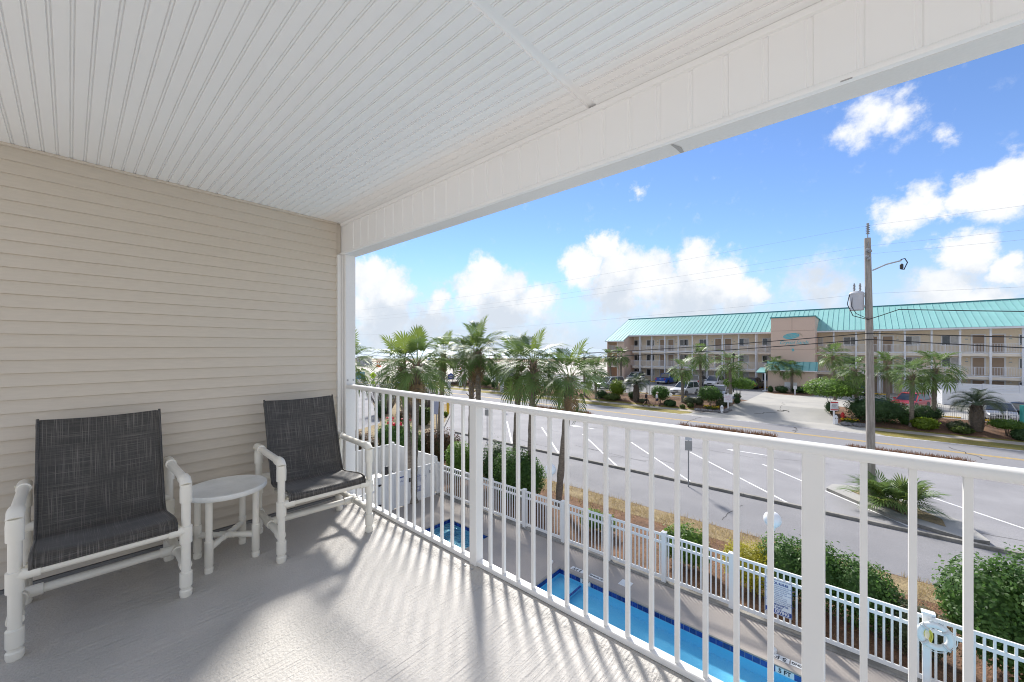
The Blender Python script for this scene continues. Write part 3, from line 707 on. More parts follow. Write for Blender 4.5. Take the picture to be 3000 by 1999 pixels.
# doors and windows
dfm = MB().box(-.62, -.47, -.05, .02, 0, 2.16).box(.47, .62, -.05, .02, 0, 2.16).box(-.62, .62, -.05, .02, 2.16, 2.30).mesh('door', HWHITE)
dlm = MB().box(-.468, .468, -.012, .02, .02, 2.158)
for zz in (.25, 1.15):
    for xx in (-.36, .06): dlm.box(xx, xx + .30, -.019, -.0125, zz, zz + .72)
dlm = dlm.mesh('door_leaf', DOORM)
lampm = MB().box(-.07, .07, -.12, -.002, 0, .17).mesh('wall_lamp', HWHITE)
plm = MB().box(-.13, .13, -.014, -.002, 0, .10).mesh('room_plate', flat('room_plate', (.35, .42, .45)))
wfm = MB().box(-.78, -.68, -.05, .02, -.02, 1.22).box(.68, .78, -.05, .02, -.02, 1.22).box(-.679, .679, -.05, .02, 1.12, 1.22).box(-.82, .82, -.07, .02, -.10, -.021).box(-.03, .03, -.03, .02, -.02, 1.119).mesh('window', HWHITE)
pnd = MB().box(-.679, -.031, -.006, .01, -.019, 1.119).mesh('pane', GLASS)
pnl = MB().box(.031, .679, -.006, .01, -.019, 1.119).mesh('pane', CURTAIN)
pndr = MB().box(.031, .679, -.006, .01, -.019, 1.119).mesh('pane', GLASS)
rg = random.Random(5)
def door(x, z, side):
    d = put('door', dfm, hotel, (x, YW - .004, z)); put('door_leaf', dlm, d)
    put('wall_lamp', lampm, hotel, (x + side * .95, YW, z + 1.95)); put('room_plate', plm, hotel, (x + side * .95, YW, z + 1.62))
def window(x, z):
    d = put('window', wfm, hotel, (x, YW - .004, z + .98)); put('pane', pnd, d); put('pane', pnl if rg.random() < .7 else pndr, d)
for c in (-26.65, -17.09, -7.53, 2.5, 12.1):
    for i, z in enumerate(FL):
        for s in (-1, 1):
            if not -9.9 < c + s * .77 < -3.9: door(c + s * .77, z, s)
            if not -9.3 < c + s * 3.1 < -4.9: window(c + s * 3.1, z)
for z in FL: window(-32.3, z)
# roof: standing-seam panels on the slope facing the road
sl = math.atan2(13.3 - EAVE, 80 - (YC - .7)); RL = (80 - (YC - .7)) / math.cos(sl)
roof = MB().add([(HX0 - 3.3, 80, 13.28), (HX1, 80, 13.28), (HX1, YC - .7, EAVE - .02), (HX0 - .1, YC - .7, EAVE - .02), (HX0 - .1, 87, 9.7), (HX1, 87, 9.7)],
                [(0, 1, 2, 3), (0, 1, 5, 4)]).build('roof', ROOFM, hotel)
PW = .62
rp = MB().box(.012, PW - .012, 0, RL, .015, .03).box(-.013, .013, 0, RL, .015, .075).mesh('roof_panel', ROOFM)
x = HX0; rot = (sl, 0, 0)
while x < HX1 - .1:
    put('roof_panel', rp, roof, (x, YC - .7, EAVE), rot); x += PW
# projecting stair bay at the left end: the same slope runs further down
YP = 69.3; zP = EAVE - (YC - .7 - YP) * math.tan(sl); RL2 = (80 - YP) / math.cos(sl)
rp2 = MB().box(.012, PW - .012, 0, RL2, .015, .03).box(-.013, .013, 0, RL2, .015, .075).mesh('roof_panel', ROOFM)
for i in range(6): put('roof_panel', rp2, roof, (HX0 - .05 - PW * (i + 1), YP, zP), rot)
MB().add([(HX0 - 3.8, 80, 13.26), (HX0, 80, 13.26), (HX0, YP, zP - .02), (HX0 - 3.8, YP, zP - .02)], [(0, 1, 2, 3)]).build('bay_roof_deck', ROOFM, roof)
MB().box(HX0 - 3.9, HX1, 79.85, 80.15, 13.3, 13.42).build('ridge_cap', TEALD, roof)
MB().box(HX0 - .1, HX1, YC - .78, YC - .69, EAVE - .22, EAVE - .01).build('gutter', HWHITE, roof)
MB().box(HX0 - 3.85, HX0 + .1, YP - .08, YP + .01, zP - .2, zP - .005).build('gutter', HWHITE, roof)
ts = math.tan(sl)
bay = MB().extr([(YP + .4, LOT), (YW - .01, LOT), (YW - .01, zP + (YW - YP) * ts - .15), (YP + .4, zP + .4 * ts - .15)], 'x', HX0 - .22, HX0).extr([(YP + .4, LOT), (79.9, LOT), (79.9, zP + (79.9 - YP) * ts - .15), (YP + .4, zP + .4 * ts - .15)], 'x', HX0 - 3.6, HX0 - 3.4).box(HX0 - 1.5, HX0 - .221, YP + .4, YP + .62, LOT, zP - .1).build('stair_bay_wall', TOWERM, hotel)
for z in FL[1:]:
    MB().box(HX0 - 3.39, HX0 - 1.5, YP + .5, YW, z - .3, z).build('bay_slab', SLABM, bay)
    tag(put('gallery_railing', rm, bay, (HX0 - 3.4, YP + .6, z), scale=(.86, 1, 1)), kind='stuff')
MB().box(HX0 - 3.39, HX0 - 1.5, YP + .5, YP + .7, LOT, LOT + .7).build('bay_wall', TOWERM, bay)
MB().tube([(HX0 - 1.3, YP + .3, LOT), (HX0 - 1.3, YP + .3, zP - .1)], .05, 8).build('downpipe', HWHITE, bay)
for x in (-11.95, -31.05): MB().tube([(x + .2, YC - .33, LOT), (x + .2, YC - .33, EAVE)], .05, 8).build('downpipe', HWHITE, hotel)
# tower with the painted name
TX0, TX1, TY = -9.35, -4.25, 68.0; TT = 11.45
tower = MB().box(TX0, TX1, TY, YW + 3, LOT, TT).build('tower', TOWERM, hotel)
MB().box(TX0 - .12, TX1 + .12, TY - .12, YW + 3, TT, TT + .14).build('tower_cap', TEALD, tower)
for z in (9.55, 6.9, ): MB().box(TX0 + .01, TX1 - .01, TY - .012, TY - .001, z, z + .035).build('stucco_joint', flat('joint', (.30, .21, .165)), tower)
MB().box(-6.85, -6.81, TY - .012, TY - .001, 9.6, TT).build('stucco_joint', flat('joint2', (.30, .21, .165)), tower)
LOGO = flat('logo_teal', (.10, .47, .54)); LOGOL = flat('logo_pale', (.60, .52, .42))
xc = (TX0 + TX1) / 2
def on_tower(u, v): p = XY(u, TY); return p.x, ZA(u, v, TY)
x0, z0 = on_tower(2318, 985)
el = MB(); n = 28
el.add([(x0 + .95 * math.cos(2 * math.pi * i / n), TY - .012, z0 + .40 * math.sin(2 * math.pi * i / n) + .10 * math.cos(2 * math.pi * i / n)) for i in range(n)], [tuple(range(n))])
shell = el.build('shell_emblem', LOGO, tower)
for k in range(4):
    pts = [(x0 - .85 + .42 * i * .5, TY - .02, z0 - .2 + .13 * k + .05 * math.sin(i * 1.3 + k)) for i in range(9)]
    MB().tube(pts, .014, 4).build('wave_line', TOWERM, shell)
for k in range(5):
    MB().tube([(x0 + .55 + .05 * k, TY - .02, z0 + .38 - .01 * k), (x0 + .82 + .09 * k, TY - .02, z0 + .50 - .06 * k), (x0 + 1.05 + .08 * k, TY - .02, z0 + .18 - .1 * k)], .013, 4).build('ray_line', LOGOL, shell)
xx, zz = on_tower(2325, 1004)
text_mesh('lettering', 'Crystal Sands', .74, LOGO, tower, (xx, TY - .012, zz), (R(90), 0, 0), shear=.35, extrude=.004, sx=.83)
xx, zz = on_tower(2323, 1014.5); text_mesh('lettering', 'EAST', .26, LOGO, tower, (xx, TY - .012, zz), (R(90), 0, 0), extrude=.004)
xx, zz = on_tower(2323, 1026); text_mesh('lettering', 'B', .52, LOGO, tower, (xx, TY - .012, zz), (R(90), 0, 0), extrude=.004, bold=.02)
# entry with a small teal shed roof at the tower foot
ent = MB().box(TX0 - .2, TX1 + .1, 66.6, TY - .001, LOT, 3.95).build('entry_wall', LOWERM, hotel)
er = MB().add([(TX0 - .45, 66.2, 4.0), (TX1 + .35, 66.2, 4.0), (TX1 + .35, TY - .002, 5.15), (TX0 - .45, TY - .002, 5.15), (TX0 - .45, 66.2, 3.9), (TX1 + .35, 66.2, 3.9), (TX1 + .35, TY - .002, 3.96), (TX0 - .45, TY - .002, 3.96)],
             [(0, 1, 2, 3), (4, 5, 1, 0), (5, 6, 2, 1), (7, 4, 0, 3), (4, 5, 6, 7)]).build('entry_roof', ROOFM, ent)
sm = MB().box(-.015, .015, 0, 2.13, 0, .05).mesh('seam', TEALD)
for i in range(9): put('seam', sm, er, (TX0 - .4 + i * .71, 66.2, 4.0), (math.atan2(1.15, 1.8), 0, 0))
MB().box(TX0 - .45, TX1 + .35, 66.12, 66.199, 3.86, 4.0).build('gutter', HWHITE, er)
lv = MB().box(-7.55, -6.1, 66.55, 66.598, 1.3, 2.3).build('mailbox_panel', HWHITE, ent)
for i in range(3): MB().box(-7.5 + i * .48, -7.06 + i * .48, 66.535, 66.549, 1.35, 2.25).build('mailbox_door', SIGNW, lv)
text_mesh('lettering', '5241', .2, SIGNW, ent, (-6.3, 66.59, 2.9), (R(90), 0, 0), extrude=.004)
cw = thing('entry_canopy', 'small teal awning on white post left of the hotel tower', 'canopy', (TX0 - .6, 66.4, LOT))
MB().add([(-.9, -.5, 2.75), (.2, -.5, 2.75), (.2, .8, 3.35), (-.6, .8, 3.35), (-.9, -.5, 2.6), (.2, -.5, 2.6), (.2, .8, 2.9), (-.6, .8, 2.9)], [(0, 1, 2, 3), (4, 5, 1, 0), (7, 4, 0, 3), (5, 6, 2, 1), (6, 7, 3, 2)]).build('awning', ROOFM, cw)
MB().box(.1, .28, -.5, -.32, 0, 2.6).build('post', HWHITE, cw); MB().box(-.1, .5, -.8, .0, 0, .1).build('footing', HWHITE, cw)

# white slat fences in the hotel yard
def slat_fence(label, a, c, h, n, z=LOT):
    a, c = Vector(a), Vector(c); L_ = (c - a).length; ang = math.atan2(c.y - a.y, c.x - a.x)
    t = thing('slat_fence', label, 'fence', (a.x, a.y, z), ang)
    sm = MB().box(.05, L_ - .05, -.012, .012, 0, h / n - .012).mesh('slat', HWHITE)
    for i in range(n): put('slat', sm, t, (0, 0, .06 + i * h / n))
    k = max(1, int(L_ / 2.4)); pm_ = MB().box(-.06, .06, -.06, .06, 0, h + .12).mesh('post', HWHITE)
    for i in range(k + 1): put('post', pm_, t, (L_ * i / k, 0, 0))
slat_fence('white slat fence in front of the hotel yard, long low stretch', (7.1, 62.9), (19, 63.3), 1.55, 9)
slat_fence('short white slat fence side running back towards the hotel', (5.6, 68.6), (7.1, 63.0), 1.55, 9)
slat_fence('tall white slat fence close to the hotel wall, behind the yard', (5.7, 69.6), (19, 69.8), 1.95, 11)
slat_fence('short white louvred fence end nearest the yellow wheel stop', (4.6, 71.6), (5.6, 69.7), 1.75, 10)

# low metal picket fences along the bed
ALU = flat('fence_metal', (.52, .54, .58), .4)
def picket_run(label, u0, u1, y0, y1, m=ALU, h=1.15, name='picket_fence'):
    a, c = XY(u0, y0), XY(u1, y1); L_ = (c - a).length; ang = math.atan2(c.y - a.y, c.x - a.x)
    t = thing(name, label, 'fence', (a.x, a.y, min(a.z, c.z)), ang); k = max(1, round(L_ / 2.2)); S = L_ / k
    q = MB(); q.box(.04, S - .04, -.015, .015, h - .22, h - .19); q.box(.04, S - .04, -.015, .015, .12, .15)
    n = int(S / .125)
    for i in range(1, n): x = i * S / n; q.box(x - .009, x + .009, -.009, .009, .05, h)
    q = q.mesh('picket_panel', m); pm_ = MB().box(-.03, .03, -.03, .03, 0, h + .08).mesh('post', m)
    for i in range(k + 1): put('post', pm_, t, (i * S, 0, 0))
    for i in range(k): tag(put('picket_panel', q, t, (i * S, 0, 0)), kind='stuff')
picket_run('thin grey picket fence left of the hotel drive, behind the walkers', 1560, 2118, 50.35, 50.35)
picket_run('thin grey picket fence right of the hotel drive by the round bush', 2640, 2862, 50.4, 50.4)
picket_run('white picket fence in front of the grey parked car', 2850, 3060, 49.9, 49.9, HWHITE, 1.1)
picket_run('pale picket fence around the lot left of the hotel', 1490, 1640, 53.5, 52.5)

# wheel stops
wsm = MB().extr([(-.09, 0), (-.07, .13), (.07, .13), (.09, 0)], 'x', -.9, .9).mesh('wheel_stop', YELLOW)
for (u, y, w) in ((1919, 71.3, 'yellow wheel stop left of the blue pickup'), (2011, 71.3, 'yellow wheel stop between blue pickup and grey van'), (2240, 71.4, 'yellow wheel stop right of the black car'),
                  (2575, 71.3, 'yellow wheel stop just right of the utility pole'), (2660, 71.2, 'yellow wheel stop left of the white louvred fence'), (1785, 51.4, 'yellow wheel stop in front of the silver van'),
                  (1880, 51.4, 'yellow wheel stop behind the two walkers'), (1990, 51.3, 'yellow wheel stop in front of the boxy white car'), (2770, 51.3, 'yellow wheel stop behind the picket fence by the round bush'), (2910, 51.1, 'yellow wheel stop in front of the grey car by the feather palm')):
    tag(put('wheel_stop', wsm, None, XY(u, y) + Vector((0, 0, .012))), w, 'wheel stop', 'yellow wheel stops in the hotel lot')
for (x, y) in ((-27.6, 70), (-22.2, 70), (-14.8, 70), (2.6, 70)): sheet('bay_line', rect(x, x + .1, y - 3, y + 1.4), .02, LINEW)

# ------------------------------------------------------------------ cars
CARB = flat('car_black_trim', (.015, .015, .017), .4)
CGLASS = mat('car_glass', (.03, .036, .04), .05, (.05, .055, .06), 2, spec=.9)
CHROME = flat('chrome', (.6, .6, .62), .15, metal=1)
HEADL = flat('headlamp', (.65, .68, .72), .1); TAILL = flat('tail_lamp', (.35, .01, .01), .2); PLATE = flat('number_plate', (.7, .7, .62), .5)
RIM = flat('wheel_rim', (.42, .43, .45), .3, metal=.8)
def carpaint(n, c, metal=.0): return mat(n, c, .28, tuple(q * .95 for q in c), 2, metal=metal, coat=.6, coords='O')
def make_car(label, cat, loc, rot, paint, kind='suv', L=4.6, W=1.86, H=1.7, group=None):
    t = thing('parked_' + cat.replace(' ', '_'), label, cat, loc, rot, group); hw = W / 2; wr = .35
    zb = .24; belt = H * .58
    xf, xr = L / 2, -L / 2
    def ring(x, z0, z1, w, tw=.93): return [(x, -w, z0 + .08), (x, -w * .97, z0), (x, w * .97, z0), (x, w, z0 + .08), (x, w, z0 + (z1 - z0) * .62), (x, w * tw, z1 - .03), (x, w * tw * .9, z1), (x, -w * tw * .9, z1), (x, -w * tw, z1 - .03), (x, -w, z0 + (z1 - z0) * .62)]
    if kind == 'pickup': st = [(xr, .42, 1.10, hw * .95), (xr + .06, .36, 1.13, hw * .985), (xr + 1.7, .3, 1.13, hw), (xr + 3.5, .3, 1.12, hw), (xf - .75, .3, 1.10, hw * .99), (xf - .12, .32, 1.0, hw * .95), (xf, .38, .9, hw * .86)]
    elif kind == 'sedan': st = [(xr, .38, .92, hw * .88), (xr + .12, .3, .98, hw * .95), (xr + 1.0, zb, .95, hw), (0, zb, .93, hw), (xf - 1.3, zb, .92, hw), (xf - .25, .27, .76, hw * .93), (xf, .33, .64, hw * .80)]
    else: st = [(xr, .40, belt * .98, hw * .92), (xr + .12, .33, belt, hw * .97), (xr + 1.0, zb + .05, belt, hw), (.2, zb + .05, belt, hw), (xf - 1.15, zb + .05, belt * .985, hw), (xf - .2, .3, belt * .88, hw * .95), (xf, .36, belt * .76, hw * .84)]
    b = MB(); rings = [ring(*q) for q in st]; k = 10
    for r_ in rings: b.v.extend(r_)
    for i in range(len(rings) - 1):
        for j in range(k): b.f.append((i * k + j, i * k + (j + 1) % k, (i + 1) * k + (j + 1) % k, (i + 1) * k + j)); b.m.append(0)
    b.f += [tuple(range(k)), tuple(range((len(rings) - 1) * k, len(rings) * k))]; b.m += [0, 0]
    b.build('body', paint, t, smooth=38)
    # greenhouse
    zt = H
    if kind == 'pickup': gx = (xr + 1.75, xr + 1.95, xf - 1.95, xf - 1.25); zb_ = 1.11
    elif kind == 'sedan': gx = (xr + .55, xr + 1.25, xf - 2.05, xf - 1.1); zb_ = .93
    else: gx = (xr + .10, xr + .42, xf - 1.95, xf - 1.12); zb_ = belt - .01
    wb, wt = hw * .91, hw * .74
    g = MB(); lo = [(gx[0], -wb, zb_), (gx[3], -wb, zb_), (gx[3], wb, zb_), (gx[0], wb, zb_)]; hi = [(gx[1], -wt, zt - .05), (gx[2], -wt, zt - .05), (gx[2], wt, zt - .05), (gx[1], wt, zt - .05)]
    g.add(lo + hi, [(0, 1, 5, 4), (1, 2, 6, 5), (2, 3, 7, 6), (3, 0, 4, 7), (4, 5, 6, 7)]); g.build('windows', CGLASS, t)
    rf = MB(); rf.add([(gx[1] - .05, -wt - .02, zt - .06), (gx[2] + .06, -wt - .02, zt - .06), (gx[2] + .06, wt + .02, zt - .06), (gx[1] - .05, wt + .02, zt - .06),
                       (gx[1] + .05, -wt * .9, zt), (gx[2] - .15, -wt * .9, zt), (gx[2] - .15, wt * .9, zt), (gx[1] + .05, wt * .9, zt)], [(0, 3, 2, 1), (4, 5, 6, 7), (0, 1, 5, 4), (1, 2, 6, 5), (2, 3, 7, 6), (3, 0, 4, 7)])
    rf.build('roof', paint, t, smooth=50)
    for s in (-1, 1):
        p = MB()
        def pil(xa, xb, w=.05):
            p.add([(xa - w, s * (wb + .006), zb_), (xa + w, s * (wb + .006), zb_), (xb + w * .8, s * (wt + .008), zt - .05), (xb - w * .8, s * (wt + .008), zt - .05), (xa - w, s * (wb - .05), zb_), (xa + w, s * (wb - .05), zb_), (xb + w * .8, s * (wt - .05), zt - .05), (xb - w * .8, s * (wt - .05), zt - .05)],
                  [(0, 1, 2, 3), (4, 5, 1, 0), (1, 5, 6, 2), (4, 0, 3, 7), (3, 2, 6, 7), (4, 7, 6, 5)])
        pil(gx[0] + .05, gx[1] + .02, .07); pil(gx[3] - .04, gx[2] - .02, .045); pil((gx[0] + gx[3]) / 2 - .1, (gx[1] + gx[2]) / 2, .04)
        p.build('pillars', paint, t)
        m_ = MB().box(gx[3] - .45, gx[3] - .22, s * (hw + .01), s * (hw + .19), zb_ + .02, zb_ + .17); m_.build('mirror', paint if kind != 'jeep' else CARB, t, bevel=.03)
        if kind != 'sedan' and kind != 'pickup': MB().tube([(gx[1] + .1, s * wt * .85, zt + .05), (gx[2] - .2, s * wt * .85, zt + .05)], .02, 6).build('roof_rail', CARB, t)
        for xw in (xf - .92, xr + .95):
            w_ = MB().lathe([(wr * .55, -.11), (wr * .93, -.11), (wr, -.07), (wr, .07), (wr * .93, .11), (wr * .55, .11)], 20, M=Matrix.Rotation(R(90), 3, 'X').to_4x4()).build('wheel', DARK, t, smooth=40, loc=(xw, s * (hw - .11), wr))
            MB().lathe([(0, .0), (wr * .2, .012), (wr * .56, .0), (wr * .60, .02)], 12, M=Matrix.Rotation(R(-90) * s, 3, 'X').to_4x4(), caps=False).build('rim', RIM, w_, loc=(0, s * .10, 0))
            MB().extr([(wr * 1.17 * math.cos(a * math.pi / 10), wr * 1.17 * math.sin(a * math.pi / 10)) for a in range(11)], 'y', s * (hw - .07), s * (hw + .006), caps=True).build('wheel_arch', CARB, t, loc=(xw, 0, wr))
        zh = st[-1][2] - .08; zt_ = st[0][2] - .14
        MB().box(xf - .16, xf + .012, s * hw * .56 - .15, s * hw * .56 + .15, zh - .07, zh + .06).build('headlight', HEADL, t, bevel=.03)
        MB().box(xr - .012, xr + .12, s * hw * .80 - .11, s * hw * .80 + .11, zt_ - (.22 if kind != 'sedan' else .08), zt_ + .1).build('taillight', TAILL, t, bevel=.03)
    MB().box(xf - .1, xf + .02, -hw * .36, hw * .36, st[-1][2] - .22, st[-1][2] - .06).build('grille', CARB, t, bevel=.02)
    MB().box(xf - .12, xf + .05, -hw * .78, hw * .78, .30, .46).build('front_bumper', CARB if kind in ('suv', 'jeep') else paint, t, bevel=.04)
    rb = MB().box(xr - .07, xr + .12, -hw * .85, hw * .85, .34, .56).build('rear_bumper', CHROME if kind == 'pickup' else CARB, t, bevel=.04)
    MB().box(xr - .085, xr - .071, -.17, .17, .42, .54).build('number_plate', PLATE, rb)
    if kind == 'pickup':
        MB().box(xr + .1, xr + 1.7, -hw * .80, hw * .80, 1.131, 1.15).build('bed_cover', CARB, t)
        MB().box(xr - .012, xr - .002, -.14, .14, .88, .96).build('tailgate_badge', CHROME, t)
    return t
UP = R(90); DN = R(-90)
def CX(u, y): p = XY(u, y); return (p.x, p.y, p.z + .012)
P_W = carpaint('paint_white', (.72, .72, .73)); P_S = carpaint('paint_silver', (.42, .43, .45), .3); P_B = carpaint('paint_blue', (.012, .075, .36), .1)
P_K = carpaint('paint_black', (.010, .011, .017)); P_R = carpaint('paint_red', (.52, .008, .015)); P_G = carpaint('paint_grey', (.20, .205, .22), .3)
make_car('bright blue pickup truck seen from behind under the hotel gallery', 'pickup truck', CX(1956, 69.4), UP + R(-6), P_B, 'pickup', 5.4, 1.95, 1.82)
make_car('silver grey sport utility car seen from behind, right of the blue pickup', 'car', CX(2047, 69.8), UP + R(-4), P_S, 'suv', 4.7, 1.9, 1.72)
make_car('white sport utility car facing the road, right of the silver grey one', 'car', CX(2093, 69.0), DN + R(-4), P_W, 'suv', 4.7, 1.95, 1.7)
make_car('boxy white car with black roof bars behind the grey picket fence', 'car', CX(2007, 54.2), DN + R(-12), P_W, 'jeep', 4.5, 1.88, 1.72)
make_car('silver car half hidden behind the large round bush by the drive', 'car', CX(2112, 54.4), DN, P_S, 'sedan', 4.6, 1.85, 1.5)
make_car('black car seen from behind beside the hotel tower', 'car', CX(2208, 69.6), UP + R(-4), P_K, 'suv', 4.6, 1.88, 1.68)
make_car('red car facing the road behind the dark bush', 'car', CX(2668, 56.6), DN + R(-25), P_R, 'suv', 4.2, 1.8, 1.6)
make_car('grey car parked behind the feather palm and white picket fence', 'car', CX(2925, 53.0), DN + R(-4), P_G, 'sedan', 4.7, 1.86, 1.5)
make_car('dark car with red tail light at the right edge', 'car', CX(3016, 54.5), R(60), P_K, 'sedan', 4.6, 1.85, 1.48)
make_car('white sport utility car with roof rails behind the left feather palm', 'car', CX(1862, 69.6), DN, P_W, 'suv', 4.7, 1.9, 1.75)
make_car('silver van facing the road at the left of the hotel lot', 'van', CX(1788, 55.6), DN + R(-18), P_S, 'suv', 4.9, 1.95, 1.72)
make_car('black car mostly hidden behind the utility pole', 'car', CX(2528, 69.8), UP, P_K, 'suv', 4.6, 1.86, 1.68)
# ------------------------------------------------------------------ pool fence, enclosure and what hangs on them
fence = thing('vinyl_pool_fence', 'white vinyl picket fence between the pool deck and the bed', 'fence', (0, 11.75, 0))
FX0, SEC, NS = -15.1, 1.8, 12
pk = MB().box(-.02, .02, -.010, .010, .17, 1.43).mesh('picket', WHITE_VINYL)
rl = lambda z0, z1, d: MB().box(.064, SEC - .064, -d, d, z0, z1).mesh('rail', WHITE_VINYL)
r1, r2, r3 = rl(.12, .215, .022), rl(1.16, 1.235, .022), rl(1.40, 1.47, .024)
pp = MB().box(-.0635, .0635, -.0635, .0635, .0, 1.50).box(-.072, .072, -.072, .072, 1.50, 1.53).add([(-.06, -.06, 1.53), (.06, -.06, 1.53), (.06, .06, 1.53), (-.06, .06, 1.53), (0, 0, 1.56)], [(0, 1, 4), (1, 2, 4), (2, 3, 4), (3, 0, 4)]).mesh('post', WHITE_VINYL)
for i in range(NS + 1):
    put('post', pp, fence, (FX0 + SEC * i, 0, 0), bevel=.004)
    if i == NS: break
    for r_ in (r1, r2, r3): put('rail', r_, fence, (FX0 + SEC * i, 0, 0), bevel=.004)
    for k in range(13): put('picket', pk, fence, (FX0 + SEC * i + (SEC / 14) * (k + 1), 0, 0))
tag(MB().box(-15.2, 9, 11.62, 11.88, -.1, .055).build('fence_footing', KERBM, bevel=.02), 'stained concrete footing under the white pool fence', 'footing')

enc = thing('vinyl_enclosure', 'solid white vinyl enclosure with gate beyond the spa', 'enclosure')
plk = MB().box(-.012, .012, .003, .147, .08, 1.50).mesh('board', WHITE_VINYL)
plx = MB().box(.003, .147, -.012, .012, .08, 1.72).mesh('board', WHITE_VINYL)
ply = MB().box(-.012, .012, .003, .147, .08, 1.72).mesh('board', WHITE_VINYL)
for k in range(20): put('board', plk, enc, (-15.1, 8.55 + .15 * k, 0), bevel=.006)
for k in range(26): put('board', plx, enc, (-19.05 + .15 * k, 11.75, 0), bevel=.006)
for k in range(30): put('board', ply, enc, (-19.1, 7.2 + .15 * k, 0), bevel=.006)
def rbar(x0, x1, y0, y1, z0, z1): MB().box(x0, x1, y0, y1, z0, z1).build('rail', WHITE_VINYL, enc, bevel=.004)
rbar(-15.13, -15.07, 8.55, 11.6, 1.50, 1.57); rbar(-15.13, -15.07, 8.55, 11.6, .03, .09)
rbar(-19.05, -15.2, 11.72, 11.78, 1.72, 1.79); rbar(-19.13, -19.07, 7.2, 11.7, 1.72, 1.79)
for (x, y, h) in ((-15.1, 8.5, 1.62), (-15.1, 10.35, 1.62), (-15.1, 9.25, 1.62), (-17.1, 11.75, 1.86), (-19.1, 11.75, 1.90), (-19.1, 9.5, 1.86), (-19.1, 7.15, 1.86)):
    put('post', pp, enc, (x, y, 0), scale=(1, 1, h / 1.56), bevel=.004)
for z in (.35, 1.2): MB().box(-15.08, -15.055, 8.6, 8.85, z, z + .05).tube([(-15.05, 8.62, z + .025), (-15.05, 8.66, z + .025)], .045, 8).build('gate_hinge', BLACK, enc)
MB().box(-15.08, -15.03, 10.1, 10.16, 1.0, 1.18).build('gate_latch', BLACK, enc, bevel=.01)
MB().box(-15.085, -15.0, 11.2, 11.32, 1.15, 1.28).build('outlet_box', GREYM, enc, bevel=.01)
def rules_sign(name, label, loc, rot, w, h, full):
    t = thing(name, label, 'sign', loc, rot)
    MB().box(-w / 2, w / 2, -.004, .004, 0, h).build('panel', SIGNW, t)
    for (a, c, d, e) in ((-w / 2, w / 2, h - .012, h - .004), (-w / 2, w / 2, .004, .012), (-w / 2 + .004, -w / 2 + .012, .012, h - .012), (w / 2 - .012, w / 2 - .004, .012, h - .012)):
        MB().box(a, c, -.006, -.0041, d, e).build('border', NAVY, t)
    def T(s, z, sz, m=NAVY, bold=0, sx=1, y=-.0065): text_mesh('lettering', s, sz * h, m, t, (0, y, z * h), (R(90), 0, 0), bold=bold, extrude=.0006, sx=sx)
    T('POOL RULES', .90, .085, bold=.003, sx=.98)
    for i, s in enumerate(full): T(s, .82 - .052 * i, .037, sx=.92)
    T('MAXIMUM DEPTH:', .285, .072, bold=.002, sx=.80); T('5 FEET', .205, .075, bold=.002)
    MB().box(-w / 2 + .013, w / 2 - .013, -.006, -.0041, .03 * h, .155 * h).build('banner', NAVY, t)
    T('NO DIVING', .092, .125, SIGNW, bold=.004, sx=.80, y=-.0075)
RULES = ['1. NO GLASS OR ANIMALS IN THE POOL OR ON DECK', '2. SHOWER BEFORE ENTERING', '3. NO LIFEGUARD ON DUTY, BOTTLED WATER IN PLASTIC', '   ONLY INSIDE THE FENCE', '4. CHILDREN IN FENCED POOL AREA MUST BE', '   SUPERVISED', '5. HOURS  8 A.M. TO 10 P.M.', '6. BATHING LOAD POSTED', '7. DO NOT SWALLOW THE POOL WATER', 'POOL CLOSED IF YOU ARE ILL WITH DIARRHEA']
rules_sign('rules_sign', 'white and blue pool rules sign on the picket fence', (-1.455, 11.715, .35), 0, .56, .86, RULES)
rules_sign('rules_sign', 'white pool rules sign on the solid vinyl enclosure', (-15.06, 10.72, .45), R(90), .40, .78, RULES[:6])
t = thing('notice_plate', 'small white notice on the enclosure gate', 'sign', (-15.075, 9.72, .95), R(90))
MB().box(-.12, .12, -.004, .004, 0, .42).build('panel', SIGNW, t); MB().box(-.10, .10, -.006, -.0041, .34, .39).build('banner', NAVY, t)
text_mesh('lettering', 'NO\nTRESPASSING', .055, NAVY, t, (0, -.006, .2), (R(90), 0, 0), extrude=.0006, sx=.5)
eq = thing('equipment_cabinet', 'low white equipment cabinet with pale lid inside the enclosure', 'cabinet', (-16.3, 8.9, 0))
MB().box(-.55, .55, -.7, .7, 0, 1.05).build('cabinet_body', WHITE_VINYL, eq, bevel=.02); MB().box(-.6, .6, -.75, .75, 1.05, 1.13).build('lid', mat('pale_lid', (.72, .69, .66), .5), eq, bevel=.03)
eq = thing('pool_filter', 'black pool filter tank behind the equipment cabinet', 'filter', (-17.6, 10.5, 0))
MB().lathe([(.26, 0), (.28, .1), (.28, .8), (.24, .98), (.1, 1.08), (.06, 1.12)], 20).build('tank', BLACK, eq, smooth=40); MB().tube([(.27, 0, .3), (.5, 0, .3), (.5, 0, .0)], .04, 8).build('pipe', BLACK, eq)
MB().box(.283, .29, -.12, .12, .45, .75).build('sticker', SIGNW, eq)
gt = thing('low_picket_gate', 'low white picket gate beside the enclosure near the balcony', 'gate', (-14.9, 6.9, 0), R(90))
for k in range(11): put('picket', MB().box(-.02, .02, -.01, .01, .1, 1.1).mesh('picket', WHITE_VINYL), gt, (.1 + .135 * k, 0, 0))
for z in (.15, .55, 1.05): MB().box(0, 1.55, -.025, .025, z, z + .07).build('rail', WHITE_VINYL, gt)

